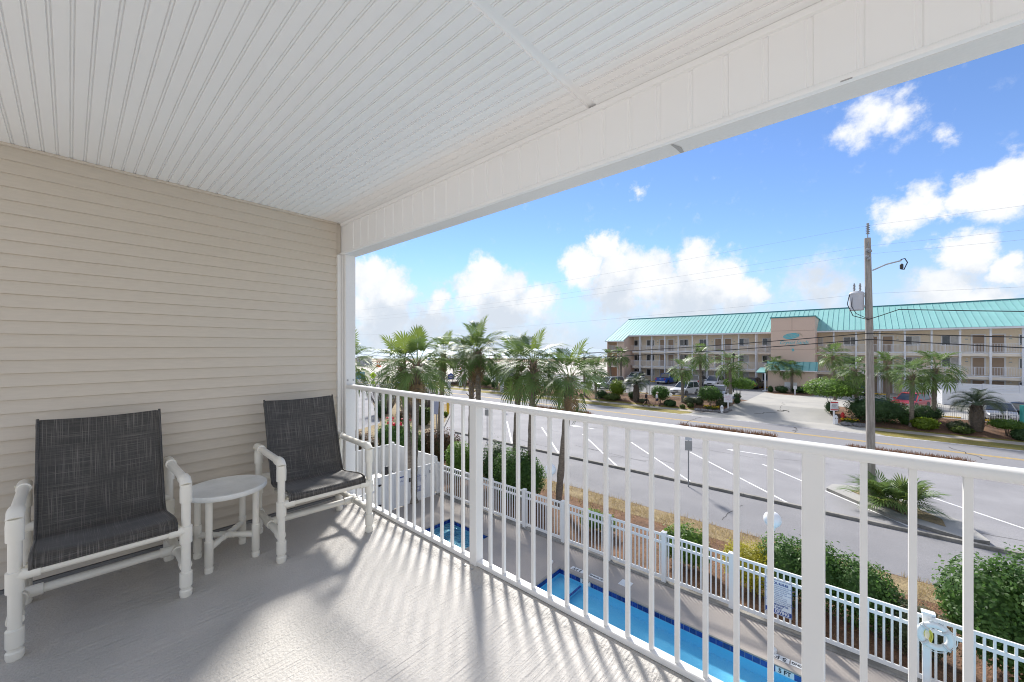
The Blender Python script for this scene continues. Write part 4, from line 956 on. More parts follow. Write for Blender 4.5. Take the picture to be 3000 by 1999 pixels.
# life ring on its post
t = thing('ring_post', 'white square post standing by the fence that carries the life ring', 'post', (1.06, 11.42, .012))
MB().box(-.05, .05, -.05, .05, 0, 1.66).build('shaft', WHITE_VINYL, t, bevel=.004); MB().box(-.07, .13, -.07, .07, 1.66, 1.70).build('cap', WHITE_VINYL, t, bevel=.004)
t = thing('life_ring', 'white life ring with grab rope hanging on the white post', 'life ring', (1.17, 11.29, 1.33), (R(90), 0, R(8)))
vs = []; fs = []; n1, n2 = 40, 14
for i in range(n1):
    a = 2 * math.pi * i / n1
    for j in range(n2):
        c = 2 * math.pi * j / n2; r_ = .215 + .056 * math.cos(c); vs.append((r_ * math.cos(a), r_ * math.sin(a), .050 * math.sin(c)))
for i in range(n1):
    for j in range(n2): fs.append((i * n2 + j, ((i + 1) % n1) * n2 + j, ((i + 1) % n1) * n2 + (j + 1) % n2, i * n2 + (j + 1) % n2))
RINGW = flat('ring_white', (.78, .78, .75), .5)
MB().add(vs, fs).build('ring', RINGW, t, smooth=80)
for k in range(4):
    a0 = R(45 + 90 * k); MB().tube([((.27 + .03 * math.sin(math.pi * i / 8)) * math.cos(a0 + R(90) * i / 8), (.27 + .03 * math.sin(math.pi * i / 8)) * math.sin(a0 + R(90) * i / 8), .02) for i in range(9)], .007, 5).build('grab_rope', RINGW, t)
    bm_ = MB(); q = [(.215 * math.cos(a0), .215 * math.sin(a0))]
    bm_.tube([(.155 * math.cos(a0), .155 * math.sin(a0), 0), (.158 * math.cos(a0), .158 * math.sin(a0), .055), (.215 * math.cos(a0), .215 * math.sin(a0), .066), (.272 * math.cos(a0), .272 * math.sin(a0), .05)], .022, 6); bm_.build('band', flat('band_grey', (.62, .62, .60)), t)
t = thing('rope_coil', 'coil of yellow rope hanging inside the life ring', 'rope', (1.06, 11.30, 1.42))
rg = random.Random(3)
for k in range(9):
    w, h_ = .075 + .02 * rg.random(), .15 + .03 * rg.random(); dx, dy = rg.uniform(-.02, .02), rg.uniform(-.025, .01)
    MB().tube([(dx + w * math.sin(2 * math.pi * i / 16) * (.7 + .3 * math.cos(2 * math.pi * i / 16)), dy, -h_ + h_ * math.cos(2 * math.pi * i / 16)) for i in range(17)], .0075, 5).build('loop', flat('rope_yellow', (.72, .62, .10), .7), t)

# globe lamps on the deck
GLOBE = mat('globe_white', (.82, .83, .85), .35, (.80, .81, .83), 2)
for (u, v, lab) in ((2263, 1522, 'white globe lamp on slim post by the pool, in front of the yellow bush'), (1613, 1376, 'white globe lamp on slim post between spa and pool')):
    z = 3.05; d = (EZ - z) * F / (v - HV); p = PX(u, v, d)
    t = thing('globe_lamp', lab, 'lamp', (p.x, p.y, .012), 0, 'globe lamps along the pool deck')
    MB().lathe([(.09, 0), (.09, .05), (.03, .09), (.024, .2), (.022, 2.75), (.05, 2.80), (.07, 2.86), (.07, 2.9)], 12).build('post', WHITE_VINYL, t, smooth=40)
    MB().lathe([(.18 * math.sin(math.pi * i / 14), z - .012 - .18 * math.cos(math.pi * i / 14)) for i in range(15)], 24, caps=False).build('globe', GLOBE, t, smooth=80)

# ------------------------------------------------------------------ plants
def leaf_cloud(n, rx, ry, rz, size, seed, lump=.22, shell=.62, flat_=0., zc=None):
    r_ = np.random.RandomState(seed); d = r_.normal(size=(n, 3)); d /= np.linalg.norm(d, axis=1)[:, None]
    k = r_.normal(size=(9, 3)); k /= np.linalg.norm(k, axis=1)[:, None]
    bump = np.max(d @ k.T, axis=1); rad = (1 - lump + lump * (bump ** 2) * 1.3) * (shell + (1 - shell) * r_.rand(n) ** .6)
    rad *= 1 + .10 * r_.normal(size=n) * (r_.rand(n) < .25) + .08 * np.abs(r_.normal(size=n)) * (r_.rand(n) < .12)
    P = d * rad[:, None] * np.array([rx, ry, rz])
    nrm = d + r_.normal(size=(n, 3)) * .55 + np.array([0, 0, .35]); nrm /= np.linalg.norm(nrm, axis=1)[:, None]
    a = np.cross(nrm, r_.normal(size=(n, 3))); a /= np.linalg.norm(a, axis=1)[:, None]; c = np.cross(nrm, a)
    s = size * (.7 + .6 * r_.rand(n))[:, None]
    V = np.stack([P - a * s * .5, P + c * s * .28 + nrm * s * .06, P + a * s * .5 - nrm * s * .10, P - c * s * .28 + nrm * s * .06], 1).reshape(-1, 3)
    if zc is not None: V[:, 2] = np.maximum(V[:, 2] + zc, .02)
    return V, np.arange(4 * n).reshape(n, 4)
def core(rx, ry, rz, seed, f=.70, lump=.22):
    r_ = np.random.RandomState(seed); k = None
    n, m = 18, 10; V = []; 
    rr = np.random.RandomState(seed); rr.normal(size=(3, 3))
    for i in range(m + 1):
        for j in range(n):
            a, e = 2 * math.pi * j / n, -math.pi / 2 + math.pi * i / m
            w = f * (1 + .10 * noise.noise((math.cos(a) * 2 + seed, math.sin(a) * 2, e * 2)))
            V.append((w * rx * math.cos(a) * math.cos(e), w * ry * math.sin(a) * math.cos(e), w * rz * math.sin(e)))
    Q = [(i * n + j, i * n + (j + 1) % n, (i + 1) * n + (j + 1) % n, (i + 1) * n + j) for i in range(m) for j in range(n)]
    return np.array(V), np.array(Q)
def foliage_mesh(name, lobes, leafn, size, m, seed, cf_=.70, shell=.62):
    Vs, Fs = [], []; o = 0
    tot = sum((l[3] * l[4] + l[4] * l[5] + l[3] * l[5]) for l in lobes)
    for i, (x, y, z, rx, ry, rz) in enumerate(lobes):
        n = max(60, int(leafn * (rx * ry + ry * rz + rx * rz) / tot))
        for V, Q in (leaf_cloud(n, rx, ry, rz, size, seed + i, shell=shell), core(rx, ry, rz, seed + i, cf_)):
            V = V + np.array([x, y, z]); Vs.append(V); Fs.append(Q + o); o += len(V)
    V = np.concatenate(Vs); V[:, 2] = np.maximum(V[:, 2], .01)
    return npmesh(name, V, np.concatenate(Fs), m)
def stems(parent, h, n, spread, r=.02, seed=1, m=BARK, name='stem'):
    rg = random.Random(seed)
    for i in range(n):
        a = 2 * math.pi * (i + rg.random() * .6) / n; w = spread * rg.uniform(.5, 1)
        MB().tube([(.04 * math.cos(a), .04 * math.sin(a), 0), (w * .4 * math.cos(a), w * .4 * math.sin(a), h * .5), (w * math.cos(a), w * math.sin(a), h)], [r, r * .8, r * .4], 6).build(name, m, parent)
def shrub(label, p, lobes, leafn, size, m, seed, cat='shrub', name='shrub', stem=(.3, 3, .1), group=None, cf_=.70, shell=.62):
    t = thing(name, label, cat, p, 0, group)
    put('foliage', foliage_mesh('foliage', lobes, leafn, size, m, seed, cf_, shell), t)
    stems(t, stem[0], stem[1], stem[2], seed=seed); return t
def gp(x, y): return (x, y, gz(y))
# near shrubs behind the pool fence
shrub('glossy mid green shrub behind the fence left of the yellow bush', gp(-4.1, 13.0), [(0, 0, .72, .72, .62, .68), (.35, .1, .62, .45, .45, .5), (-.4, .05, .6, .4, .45, .45)], 4200, .085, LEAF_B, 21)
shrub('yellow green clipped shrub behind the pool fence', gp(-2.2, 13.0), [(0, 0, .70, .82, .62, .70), (-.4, .1, .72, .45, .45, .55)], 9000, .05, LEAF_Y, 31)
shrub('broad dark green hedge behind the pool rules sign', gp(-.75, 13.2), [(-.75, 0, .9, .8, .75, .86), (.0, .1, .95, .8, .8, .88), (.85, .0, .9, .75, .75, .85), (1.25, -.1, .7, .5, .55, .62)], 11000, .085, LEAF, 41)
shrub('small pale variegated shrub beside the life ring', gp(.98, 12.75), [(0, 0, .62, .50, .42, .62), (.3, .1, .6, .4, .4, .55)], 4200, .055, LEAF_G, 51)
shrub('large glossy bush at the right behind the fence', gp(3.15, 13.5), [(-.95, -.1, 1.25, .95, .95, 1.15), (0, 0, 1.45, 1.25, 1.1, 1.30), (.9, .1, 1.5, 1.1, 1.1, 1.25), (-.2, -.55, .95, 1.2, .7, .9), (1.0, -.5, 1.0, 1.0, .7, .9)], 22000, .10, LEAF, 61)
shrub('low glossy shrub by the fence near the crooked palm', gp(-7.6, 13.3), [(0, 0, .45, .55, .45, .42), (.5, .1, .4, .45, .4, .36)], 2600, .07, LEAF_B, 71)
shrub('large rounded dark green shrub behind the fence left of the bent palm', gp(-12.0, 13.8), [(.1, 0, 1.15, 1.25, 1.0, 1.2), (.7, .1, 1.05, .8, .85, 1.05)], 9000, .10, LEAF, 81)
shrub('taller ragged shrub touching the rounded one by the fence', gp(-13.5, 14.1), [(0, 0, 1.2, .8, .8, 1.2), (-.3, .1, .9, .6, .6, .8)], 4200, .10, LEAF_D, 91)
shrub('bright green shrub behind the fence corner near the enclosure', gp(-15.6, 13.4), [(0, 0, 1.3, .85, .75, .95), (.4, 0, 1.0, .6, .6, .8)], 4600, .10, LEAF_B, 101)
shrub('red tipped hedge behind the white enclosure', gp(-18.6, 14.6), [(-.9, 0, 1.15, 1.1, .8, 1.1), (.4, 0, 1.2, 1.0, .8, 1.1), (1.1, .1, 1.1, .8, .7, 1.0)], 5200, .11, LEAF_R, 111)
t = shrub('tall green hedge with red flowers behind the enclosure', gp(-21.2, 13.5), [(-1.2, 0, 1.3, 1.1, .9, 1.2), (0, 0, 1.5, 1.2, .9, 1.25), (1.1, 0, 1.25, 1.0, .9, 1.2)], 6500, .12, LEAF, 121)
FLOW = flat('red_petals', (.62, .02, .05), .6); rg = random.Random(4)
fm = MB().add([(-.09, 0, 0), (0, -.09, .03), (.09, 0, 0), (0, .09, .03), (0, 0, .10)], [(0, 1, 4), (1, 2, 4), (2, 3, 4), (3, 0, 4)]).mesh('flower', FLOW)
for i in range(26): put('flower', fm, t, (rg.uniform(-.9, 1.1), rg.uniform(-.5, .3), 2.45 + rg.uniform(-.15, .30)), (rg.uniform(-1, 1), rg.uniform(-1, 1), 0), rg.uniform(.7, 1.5))
shrub('brownish hedge at the far left by the side street', gp(-23.6, 12.0), [(-.8, 0, .95, 1.0, .8, .95), (.6, 0, 1.0, 1.0, .8, .95), (1.6, 0, .9, .8, .7, .85)], 5000, .10, LEAF_R, 131)

# dry grass and straw in the bed
def blades(name, n, xr, yr, h, w, m, seed, lean=.6, flat_=False, zf=lambda x, y: .012):
    r_ = np.random.RandomState(seed); x = r_.uniform(*xr, n); y = r_.uniform(*yr, n)
    keep = np.array([noise.noise((a * .7, b * .9, seed)) > -.25 for a, b in zip(x, y)]); x, y = x[keep], y[keep]; n = len(x)
    a = r_.rand(n) * 2 * np.pi; L_ = h * (.5 + r_.rand(n)); el = r_.uniform(.03, .3, n) if flat_ else r_.uniform(.5, 1.3, n)
    dx, dy, dz = np.cos(a) * np.cos(el) * L_, np.sin(a) * np.cos(el) * L_, np.sin(el) * L_
    px_, py_ = -np.sin(a) * w, np.cos(a) * w; z = np.array([zf(p, q) for p, q in zip(x, y)])
    V = np.stack([np.stack([x - px_, y - py_, z], 1), np.stack([x + px_, y + py_, z], 1), np.stack([x + dx + px_ * .2, y + dy + py_ * .2, z + dz], 1), np.stack([x + dx - px_ * .2, y + dy - py_ * .2, z + dz], 1)], 1).reshape(-1, 3)
    return tag(put(name, npmesh(name, V, np.arange(4 * n).reshape(n, 4), m)), kind='stuff')
blades('dry_grass', 9000, (-19, 6), (15.2, 16.95), .16, .006, STRAW, 5)
blades('pine_straw', 12000, (-19, 7), (11.95, 15.6), .18, .005, PINE, 6, flat_=True)
blades('pale_straw', 2500, (-19, 7), (12.0, 15.6), .15, .005, STRAW, 7, flat_=True)
blades('dead_ground_cover', 5000, (-28, -20.6), (35.2, 36.0), .42, .022, PINE, 8)
blades('dead_ground_cover', 5000, (-11.6, -4.6), (35.2, 36.0), .42, .022, PINE, 9)
blades('dead_ground_cover', 4000, (-.4, 5.2), (35.2, 36.0), .34, .022, PINE, 10)
for o_, lab in zip([o for o in COL.objects if o.name.startswith('dead_ground')], ('left', 'middle', 'right')): pass

# sabal palms
def frond_arrays(seed, pet=.75, blade=.70, nl=28, droop=.6, curl=.25, w=.036):
    rg = np.random.RandomState(seed); V = []; Q = []
    def quad(*p): o = len(V); V.extend(p); Q.append((o, o + 1, o + 2, o + 3))
    CL = .55                                                  # the costa carries on into the blade and bends down
    def spine(s):
        a = .35 * droop * s + (1.15 * droop * max(0, s - pet * .8) ** 1.5)
        return np.array([s * math.cos(a * .55), 0, -s * math.sin(a * .55)])
    k = 6
    for i in range(k):
        a, b = spine(pet * i / k), spine(pet * (i + 1) / k); wp = .020
        quad(a + [0, -wp, 0], a + [0, wp, 0], b + [0, wp * .7, 0], b + [0, -wp * .7, 0]); quad(a + [0, 0, -.014], a + [0, 0, .014], b + [0, 0, .014], b + [0, 0, -.014])
    for i in range(nl):
        f = (i + .5) / nl * 2 - 1; af = abs(f); ang = math.copysign(af ** .85 * R(125), f); L_ = blade * (1.0 - .38 * af ** 2) * rg.uniform(.86, 1.1)
        s0 = pet + CL * (1 - af) ** 1.2; p0 = spine(s0); t_ = spine(s0 + .02) - spine(s0 - .02); t_ /= np.linalg.norm(t_); nv = np.array([-t_[2], 0, t_[0]])
        d = t_ * math.cos(ang) + np.array([0, math.sin(ang), 0]) + nv * (.26 * math.sin(min(1, af * 1.4) * math.pi / 2) + rg.uniform(-.05, .05)); d /= np.linalg.norm(d)
        side = np.cross(d, nv); side /= np.linalg.norm(side); dr = droop * rg.uniform(.5, 1.5)
        p1 = p0 + d * L_ * .55 + np.array([0, 0, -.03 * dr]); p2 = p0 + d * L_ * .80 + np.array([0, 0, -.14 * dr]); p3 = p0 + d * L_ * .97 + np.array([0, 0, -.40 * dr - curl * rg.rand() * .35])
        quad(p0 - side * .007, p0 + side * .007, p1 + side * w, p1 - side * w); quad(p1 - side * w, p1 + side * w, p2 + side * w * .6, p2 - side * w * .6); quad(p2 - side * w * .6, p2 + side * w * .6, p3 + side * .003, p3 - side * .003)
    return np.array(V, float), np.array(Q)
frA = [frond_arrays(s, droop=dd, pet=pp_) for s, dd, pp_ in ((1, .28, .92), (2, .42, .85), (3, .55, .78), (4, .15, .80))]
frond_m = [npmesh('frond', V, Q, FROND) for V, Q in frA]; frond_y = npmesh('frond', *frA[3], FROND_Y); dead_m = npmesh('frond', *frond_arrays(9, pet=.8, blade=.6, nl=20, droop=.7), FROND_D)
def trunk_mesh(path, r0, r1, boots=1.1, seed=1, nboot=46):
    rg = random.Random(seed); n = 14; P = [Vector(p) for p in path]; k = 22; q = []; rr = []
    for i in range(k + 1):
        t_ = i / k * (len(P) - 1); j = min(int(t_), len(P) - 2); f = t_ - j
        q.append(P[j].lerp(P[j + 1], f)); rr.append(r0 + (r1 - r0) * i / k + .012 * math.sin(i * 2.3 + seed) * (1 if i > 1 else 2.5) + (.05 if i == 0 else 0))
    b = MB(); b.tube(q, rr, n, mi=0); H = q[-1].z
    for i in range(nboot):
        z = H - boots * (i / nboot) - .02; a = i * 2.39996 + rg.uniform(-.2, .2)
        c = next((q[j].lerp(q[j + 1], (z - q[j].z) / max(1e-6, q[j + 1].z - q[j].z)) for j in range(k) if q[j].z <= z <= q[j + 1].z), q[-1])
        M_ = Matrix.Translation(c) @ Matrix.Rotation(a, 4, 'Z'); L_ = rg.uniform(.20, .34); w = .05; o = r1 * .82; sp = rg.uniform(.35, .8)
        vs = [(o, -w, -.06), (o, w, -.06), (o + .03, w, .05), (o + .03, -w, .05), (o + L_ * sp, -w * .5, L_ * .75 - .03), (o + L_ * sp, w * .5, L_ * .75 - .03), (o + L_ * sp + .01, w * .5, L_ * .75 + .01), (o + L_ * sp + .01, -w * .5, L_ * .75 + .01)]
        b.add([M_ @ Vector(v) for v in vs], [(0, 1, 5, 4), (1, 2, 6, 5), (2, 3, 7, 6), (3, 0, 4, 7), (4, 5, 6, 7)], 1)
    return b.mesh('trunk', [TRUNK, BOOT], 45)
def frond_frames(nf, seed, tilt=0):
    rg = random.Random(seed); out = []
    for i in range(nf):
        t_ = i / (nf - 1); el = R(82 - 116 * t_ ** .85 + rg.uniform(-12, 12)); az = i * 2.39996 + rg.uniform(-.25, .25)
        out.append((az, el, rg.uniform(-.35, .35), .88 + .22 * rg.random(), t_, rg.randrange(3)))
    return out
def palm(label, p, path, r0, r1, seed, nf=25, scale=1.0, boots=1.1, group='sabal palms along the pool fence', fresh=1):
    t = thing('palm_tree', label, 'palm', p, 0, group)
    put('trunk', trunk_mesh(path, r0, r1, boots, seed), t); top = Vector(path[-1])
    for i, (az, el, roll, sc, t_, k) in enumerate(frond_frames(nf, seed)):
        me = frond_y if i < fresh else frond_m[k]
        put('frond', me, t, top + Vector((.06 * math.cos(az), .06 * math.sin(az), .05 - .30 * t_)), Matrix.Rotation(az, 3, 'Z').to_4x4() @ Matrix.Rotation(-el, 3, 'Y').to_4x4() @ Matrix.Rotation(roll, 3, 'X').to_4x4() and (Matrix.Rotation(az, 3, 'Z') @ Matrix.Rotation(-el, 3, 'Y') @ Matrix.Rotation(roll, 3, 'X')).to_euler(), sc * scale * .90)
    rg = random.Random(seed + 50)
    for i in range(3 + seed % 3):
        az = rg.uniform(0, 6.28); put('frond', dead_m, t, top + Vector((.1 * math.cos(az), .1 * math.sin(az), -.35)), (Matrix.Rotation(az, 3, 'Z') @ Matrix.Rotation(R(rg.uniform(58, 76)), 3, 'Y')).to_euler(), scale * rg.uniform(.6, .8))
    return t
def palm_at(label, u_base, y, u_top, v_top, seed, r0=.15, r1=.14, bend=0, **k):
    p = XY(u_base, y); q = XY(u_top, y); z = ZA(u_top, v_top, y); dx = q.x - p.x
    mid = (dx * .45 + bend, 0, z * .5)
    return palm(label, p, [(0, 0, 0), (dx * .15 + bend * .6, 0, z * .25), mid, (dx * .8 + bend * .4, 0, z * .78), (dx, 0, z)], r0, r1, seed, **k)
palm_at('left palm of the twin palms rising from the enclosure', 1203, 10.75, 1180, 1070, 1, scale=1.06, fresh=3)
palm_at('right palm of the twin palms rising from the enclosure', 1212, 10.35, 1221, 1068, 2, scale=1.06, fresh=3)
palm_at('slim palm just right of the twin palms', 1284, 14.6, 1300, 1035, 3, scale=.80, nf=24, boots=1.6)
palm_at('shorter palm partly behind the tall palm beside the railing post', 1378, 15.1, 1383, 1040, 4, scale=.86, nf=24, boots=2.6)
palm_at('tallest near palm, beside the railing post', 1403, 14.9, 1400, 1030, 5, scale=1.05)
palm_at('leaning palm on the left of the leaning pair', 1508, 15.4, 1520, 1075, 6, r0=.17, scale=1.08, fresh=2)
palm_at('upright palm on the right of the leaning pair', 1552, 14.3, 1562, 1062, 7, r0=.15, scale=1.06, fresh=1)
palm_at('crooked palm with thick ragged boots right of the pair', 1636, 14.6, 1668, 1105, 8, r0=.15, r1=.17, bend=.06, scale=1.0, boots=1.0)
palm_at('palm cut off by the column at the left edge of the view', 1002, 10.2, 1018, 1062, 9, scale=1.05)
# hotel palms: crowns joined, they are small in the picture
def crown_mesh(seed, nf=22, scale=1.0, thin=.6):
    Vs, Fs = [], []; o = 0; small = [frond_arrays(60 + s, nl=18, droop=dd, w=.055, pet=.9) for s, dd in ((0, .35), (1, .6), (2, .5))]
    for i, (az, el, roll, sc, t_, k) in enumerate(frond_frames(nf, seed)):
        V, Q = small[k]; Mx = np.array(Matrix.Rotation(az, 3, 'Z') @ Matrix.Rotation(-el, 3, 'Y') @ Matrix.Rotation(roll, 3, 'X'))
        W = V * np.array([1, 1.15, 1]); W = (W * sc * scale * .90) @ Mx.T + np.array([0, 0, -.25 * t_]); Vs.append(W); Fs.append(Q + o); o += len(W)
    return npmesh('crown', np.concatenate(Vs), np.concatenate(Fs), FROND)
crowns = [crown_mesh(s) for s in (31, 32, 33)]
trunks = [trunk_mesh([(0, 0, 0), (.05, 0, .5), (-.03, 0, 1)], .16, .14, .0, s, 0) for s in (1, 2)]
bootm = {}
def far_palm(label, ub, vb, ut, vt, seed, sc=1.05, y=None):
    p = G(ub, vb) if y is None else XY(ub, y); q = XY(ut, p.y); z = ZA(ut, vt, p.y) - p.z; dx = q.x - p.x
    t = thing('palm_tree', label, 'palm', p, 0, 'palms in the beds across the road')
    put('trunk', trunk_mesh([(0, 0, 0), (dx * .3, 0, z * .5), (dx, 0, z)], .17, .15, min(1.0, z * .35), seed, 26), t)
    put('crown', crowns[seed % 3], t, (dx, 0, z + .1), seed * 1.3, sc)
far_palm('palm in front of the blue pickup', 2000, 1178, 1998, 1082, 1)
far_palm('tall palm between the boxy white car and the round bush', 2053, 1160, 2051, 1046, 2, 1.1)
far_palm('palm by the flat topped tree left of the drive', 2140, 1188, 2138, 1066, 3, 1.15)
far_palm('left of the two palms by the stair bay', 1790, 1108, 1784, 1045, 4, 1.1, y=66.5)
far_palm('right of the two palms by the stair bay', 1819, 1108, 1820, 1046, 5, 1.2, y=66)
far_palm('left palm in the planter before the tower', 2274, 1147, 2272, 1072, 6, .95)
far_palm('middle palm in the planter before the tower', 2320, 1151, 2320, 1082, 7, .95)
far_palm('right palm in the planter before the tower', 2366, 1138, 2366, 1062, 8, 1.0)
far_palm('tall palm right of the tower behind the flat topped tree', 2446, 1160, 2440, 1044, 9, 1.1, y=60)
far_palm('palm just left of the utility pole', 2512, 1222, 2503, 1083, 10, 1.05)
far_palm('palm just right of the utility pole', 2602, 1180, 2598, 1073, 11, 1.05)
far_palm('nearer palm by the round bush right of the pole', 2670, 1250, 2673, 1098, 12, 1.1)
far_palm('taller palm behind the round bush right of the pole', 2735, 1243, 2741, 1080, 13, 1.2)
far_palm('drooping palm at the left end of the hotel bed', 1746, 1168, 1742, 1090, 14, 1.35)
far_palm('slender palm seen through the crooked palm', 1712, 1158, 1712, 1050, 15, 1.1)
far_palm('palm behind the leaning pair across the road', 1608, 1150, 1607, 1062, 16, 1.2)
far_palm('small palm across the road by the round topiary', 1457, 1136, 1455, 1070, 17, 1.3)
# pindo / feather palms
def pinnate(seed, L=1.6, nl=34, arch=1.0):
    rg = np.random.RandomState(seed); V = []; Q = []
    def quad(*p): o = len(V); V.extend(p); Q.append((o, o + 1, o + 2, o + 3))
    def sp(s): return np.array([L * (s - .28 * arch * s ** 3), 0, L * (.55 * s - .85 * arch * s * s)])
    for i in range(10):
        a, b = sp(i / 10), sp((i + 1) / 10); w = .02 * (1 - .07 * i); quad(a + [0, -w, 0], a + [0, w, 0], b + [0, w, 0], b + [0, -w, 0]); quad(a + [0, 0, -w], a + [0, 0, w], b + [0, 0, w], b + [0, 0, -w])
    for i in range(nl):
        s = .18 + .82 * i / nl; p = sp(s); t_ = sp(min(1, s + .02)) - sp(s - .02); t_ /= np.linalg.norm(t_); l = .48 * math.sin(math.pi * min(.95, .15 + s * .8)) * rg.uniform(.85, 1.1)
        for sd in (-1, 1):
            d = t_ * .6 + np.array([0, sd * .75, .35]); d /= np.linalg.norm(d); e = p + d * l + np.array([0, 0, -.1 * l]); w = t_ * .014
            quad(p - w, p + w, e + w * .3, e - w * .3)
    return np.array(V), np.array(Q)
def pindo(label, p, trunk_h, r, sc, seed, nf=22, m=FROND_P, cat='palm', fat=True):
    t = thing('feather_palm', label, cat, p)
    b = MB(); k = 8; b.tube([(0, 0, trunk_h * i / k) for i in range(k + 1)], [r * (.75 + .45 * math.sin(math.pi * (.15 + .8 * i / k))) for i in range(k + 1)], 12)
    rg = random.Random(seed)
    for i in range(90 if fat else 24):
        z = trunk_h * rg.uniform(.08, 1.0); a = i * 2.4; M_ = Matrix.Translation((0, 0, z)) @ Matrix.Rotation(a, 4, 'Z'); o = r * .95; l = rg.uniform(.16, .3) * sc
        b.add([M_ @ Vector(v) for v in ((o, -.05, -.05), (o, .05, -.05), (o + .03, 0, .06), (o + l * .6, 0, l))], [(0, 1, 3), (1, 2, 3), (2, 0, 3)], 1)
    b.build('trunk', [BARK, mat('old_leaf_base', (.17, .15, .135), .9, (.10, .085, .075), 9)], t)
    Vs = []; Fs = []; o = 0
    for i in range(nf):
        V, Q = pinnate(seed + i % 4, arch=.75 + .5 * rg.random()); az = i * 2.4; el = R(58 - 75 * (i / nf) + rg.uniform(-8, 8))
        Mx = np.array(Matrix.Rotation(az, 3, 'Z') @ Matrix.Rotation(-el, 3, 'Y')); W = (V * sc) @ Mx.T + np.array([0, 0, trunk_h]); Vs.append(W); Fs.append(Q + o); o += len(W)
    put('crown', npmesh('crown', np.concatenate(Vs), np.concatenate(Fs), m), t)
pindo('feather palm with fat trunk by the white picket fence', G(2861, 1264), 2.1, .36, 1.3, 3)
pindo('feather palm with fat trunk left of the walkers', G(1864, 1176), 2.1, .34, 1.45, 7)
pindo('small dark cycad left of the round bush across the road', G(1596, 1148), 1.2, .16, .8, 9, 18, LEAF_D, fat=False)
# saw palmetto on the traffic island
ISL = [(-1.1, 24.7), (-.9, 25.6), (-.1, 26.0), (1.6, 25.2), (3.2, 23.4), (3.6, 21.7), (3.0, 21.45), (1.2, 22.2)]
tag(sheet('traffic_island', ISL, .14, CONC), kind='structure')
b = MB(); prism(b, ISL, .0, .135); tag(b.build('island_kerb', KERBM, bevel=.03), 'kerbed concrete traffic island around the palmetto', 'kerb')
tag(sheet('island_soil', [(-.2, 24.9), (.2, 25.4), (1.5, 24.7), (2.6, 23.2), (2.6, 22.3), (1.4, 22.9)], .150, DRYM), kind='structure')
t = thing('saw_palmetto', 'bushy green palmetto at the foot of the utility pole', 'palmetto', (1.12, 23.3, .15))
rg = random.Random(12)
for i in range(46):
    az = i * 2.4; el = R(80 - 55 * (i / 46) + rg.uniform(-10, 10)); k = rg.randrange(3)
    put('frond', frond_y if i % 6 == 0 else frond_m[k], t, (rg.uniform(-.45, .45), rg.uniform(-.35, .35), .05), (Matrix.Rotation(az, 3, 'Z') @ Matrix.Rotation(-el, 3, 'Y')).to_euler(), rg.uniform(.66, .92))
# hotel bed planting
def B(label, ub, vb, w, vtop, m, seed, n=1500, size=.16, trunk=0, cat='shrub', y=None, name='shrub', rz=None, dep=.9):
    p = G(ub, vb) if y is None else XY(ub, y); d = (p.x * FX + p.y * FY); r_ = w / 2 * d / F; zt = ZA(ub, vtop, p.y) - p.z; h = zt - trunk
    return shrub(label, p, [(0, 0, trunk + h / 2, r_, r_ * dep, h / 2), (r_ * .35, 0, trunk + h * .45, r_ * .7, r_ * .7, h * .42), (-r_ * .35, .1, trunk + h * .47, r_ * .68, r_ * .7, h * .42)], n, size, m, seed, cat, name, (trunk + h * .4, 5, r_ * .4))
B('large round dark bush right of the walkers', 1934, 1181, 52, 1126, LEAF, 201, 2600, .15, .35)
B('largest round bush left of the drive', 2080, 1187, 64, 1128, LEAF, 202, 3000, .15, .4)
B('dark glossy spreading bush below the round bush', 1962, 1190, 34, 1171, LEAF_D, 203, 1200, .2)
B('left half of the clipped hedge in front of the boxy white car', 2020, 1186, 34, 1161, LEAF_G, 204, 1400, .10)
B('right half of the clipped hedge in front of the boxy white car', 2046, 1187, 32, 1162, LEAF_G, 205, 1400, .10)
B('lime green loose shrub left of the feather palm', 1808, 1168, 50, 1110, LEAF_L, 206, 1700, .15, .3)
B('low grassy clump below the lime shrub', 1793, 1172, 50, 1152, GRASSY, 207, 1200, .2)
B('dark shrub at the left end of the bed', 1762, 1166, 34, 1142, LEAF_D, 208, 1100, .18)
B('small dark shrub beside the left feather palm', 1850, 1168, 20, 1147, LEAF_D, 209, 800, .15)
B('grey green clump behind the walkers', 1885, 1180, 30, 1168, LEAF_G, 210, 900, .12)
B('low round grass tuft right of the hedge', 1999, 1197, 16, 1185, GRASSY, 211, 600, .14)
B('low round grass tuft below the hedge', 2022, 1194, 20, 1181, GRASSY, 212, 700, .14)
B('upper of the clipped drum bushes by the drive', 2160, 1168, 20, 1151, LEAF_D, 213, 900, .09)
B('front clipped drum bush by the drive', 2159, 1184, 18, 1161, LEAF_D, 214, 900, .09)
B('clipped drum bush behind the white sign', 2125, 1188, 22, 1162, LEAF_D, 215, 900, .09)
B('pale feathery grass clump behind the yellow flowers', 2112, 1192, 28, 1172, LEAF_G, 216, 1000, .16)
t = B('flat topped tree left of the hotel drive', 2165, 1180, 86, 1105, LEAF_B, 217, 2400, .17, 1.5, 'tree', name='flat_topped_tree')
t = B('flat topped tree right of the hotel drive', 2438, 1213, 138, 1105, LEAF_B, 218, 3600, .17, 1.5, 'tree', name='flat_topped_tree')
B('clipped drum bush under the right flat topped tree', 2436, 1213, 34, 1172, LEAF_D, 219, 1200, .09)
B('broad dark bush behind the utility pole', 2566, 1238, 140, 1156, LEAF_D, 220, 5200, .13)
B('round dark bush between the two palms', 2700, 1236, 92, 1182, LEAF_D, 221, 3600, .12)
B('bright leafed shrub at the foot of the palm', 2708, 1258, 58, 1222, LEAF_L, 222, 1300, .22)
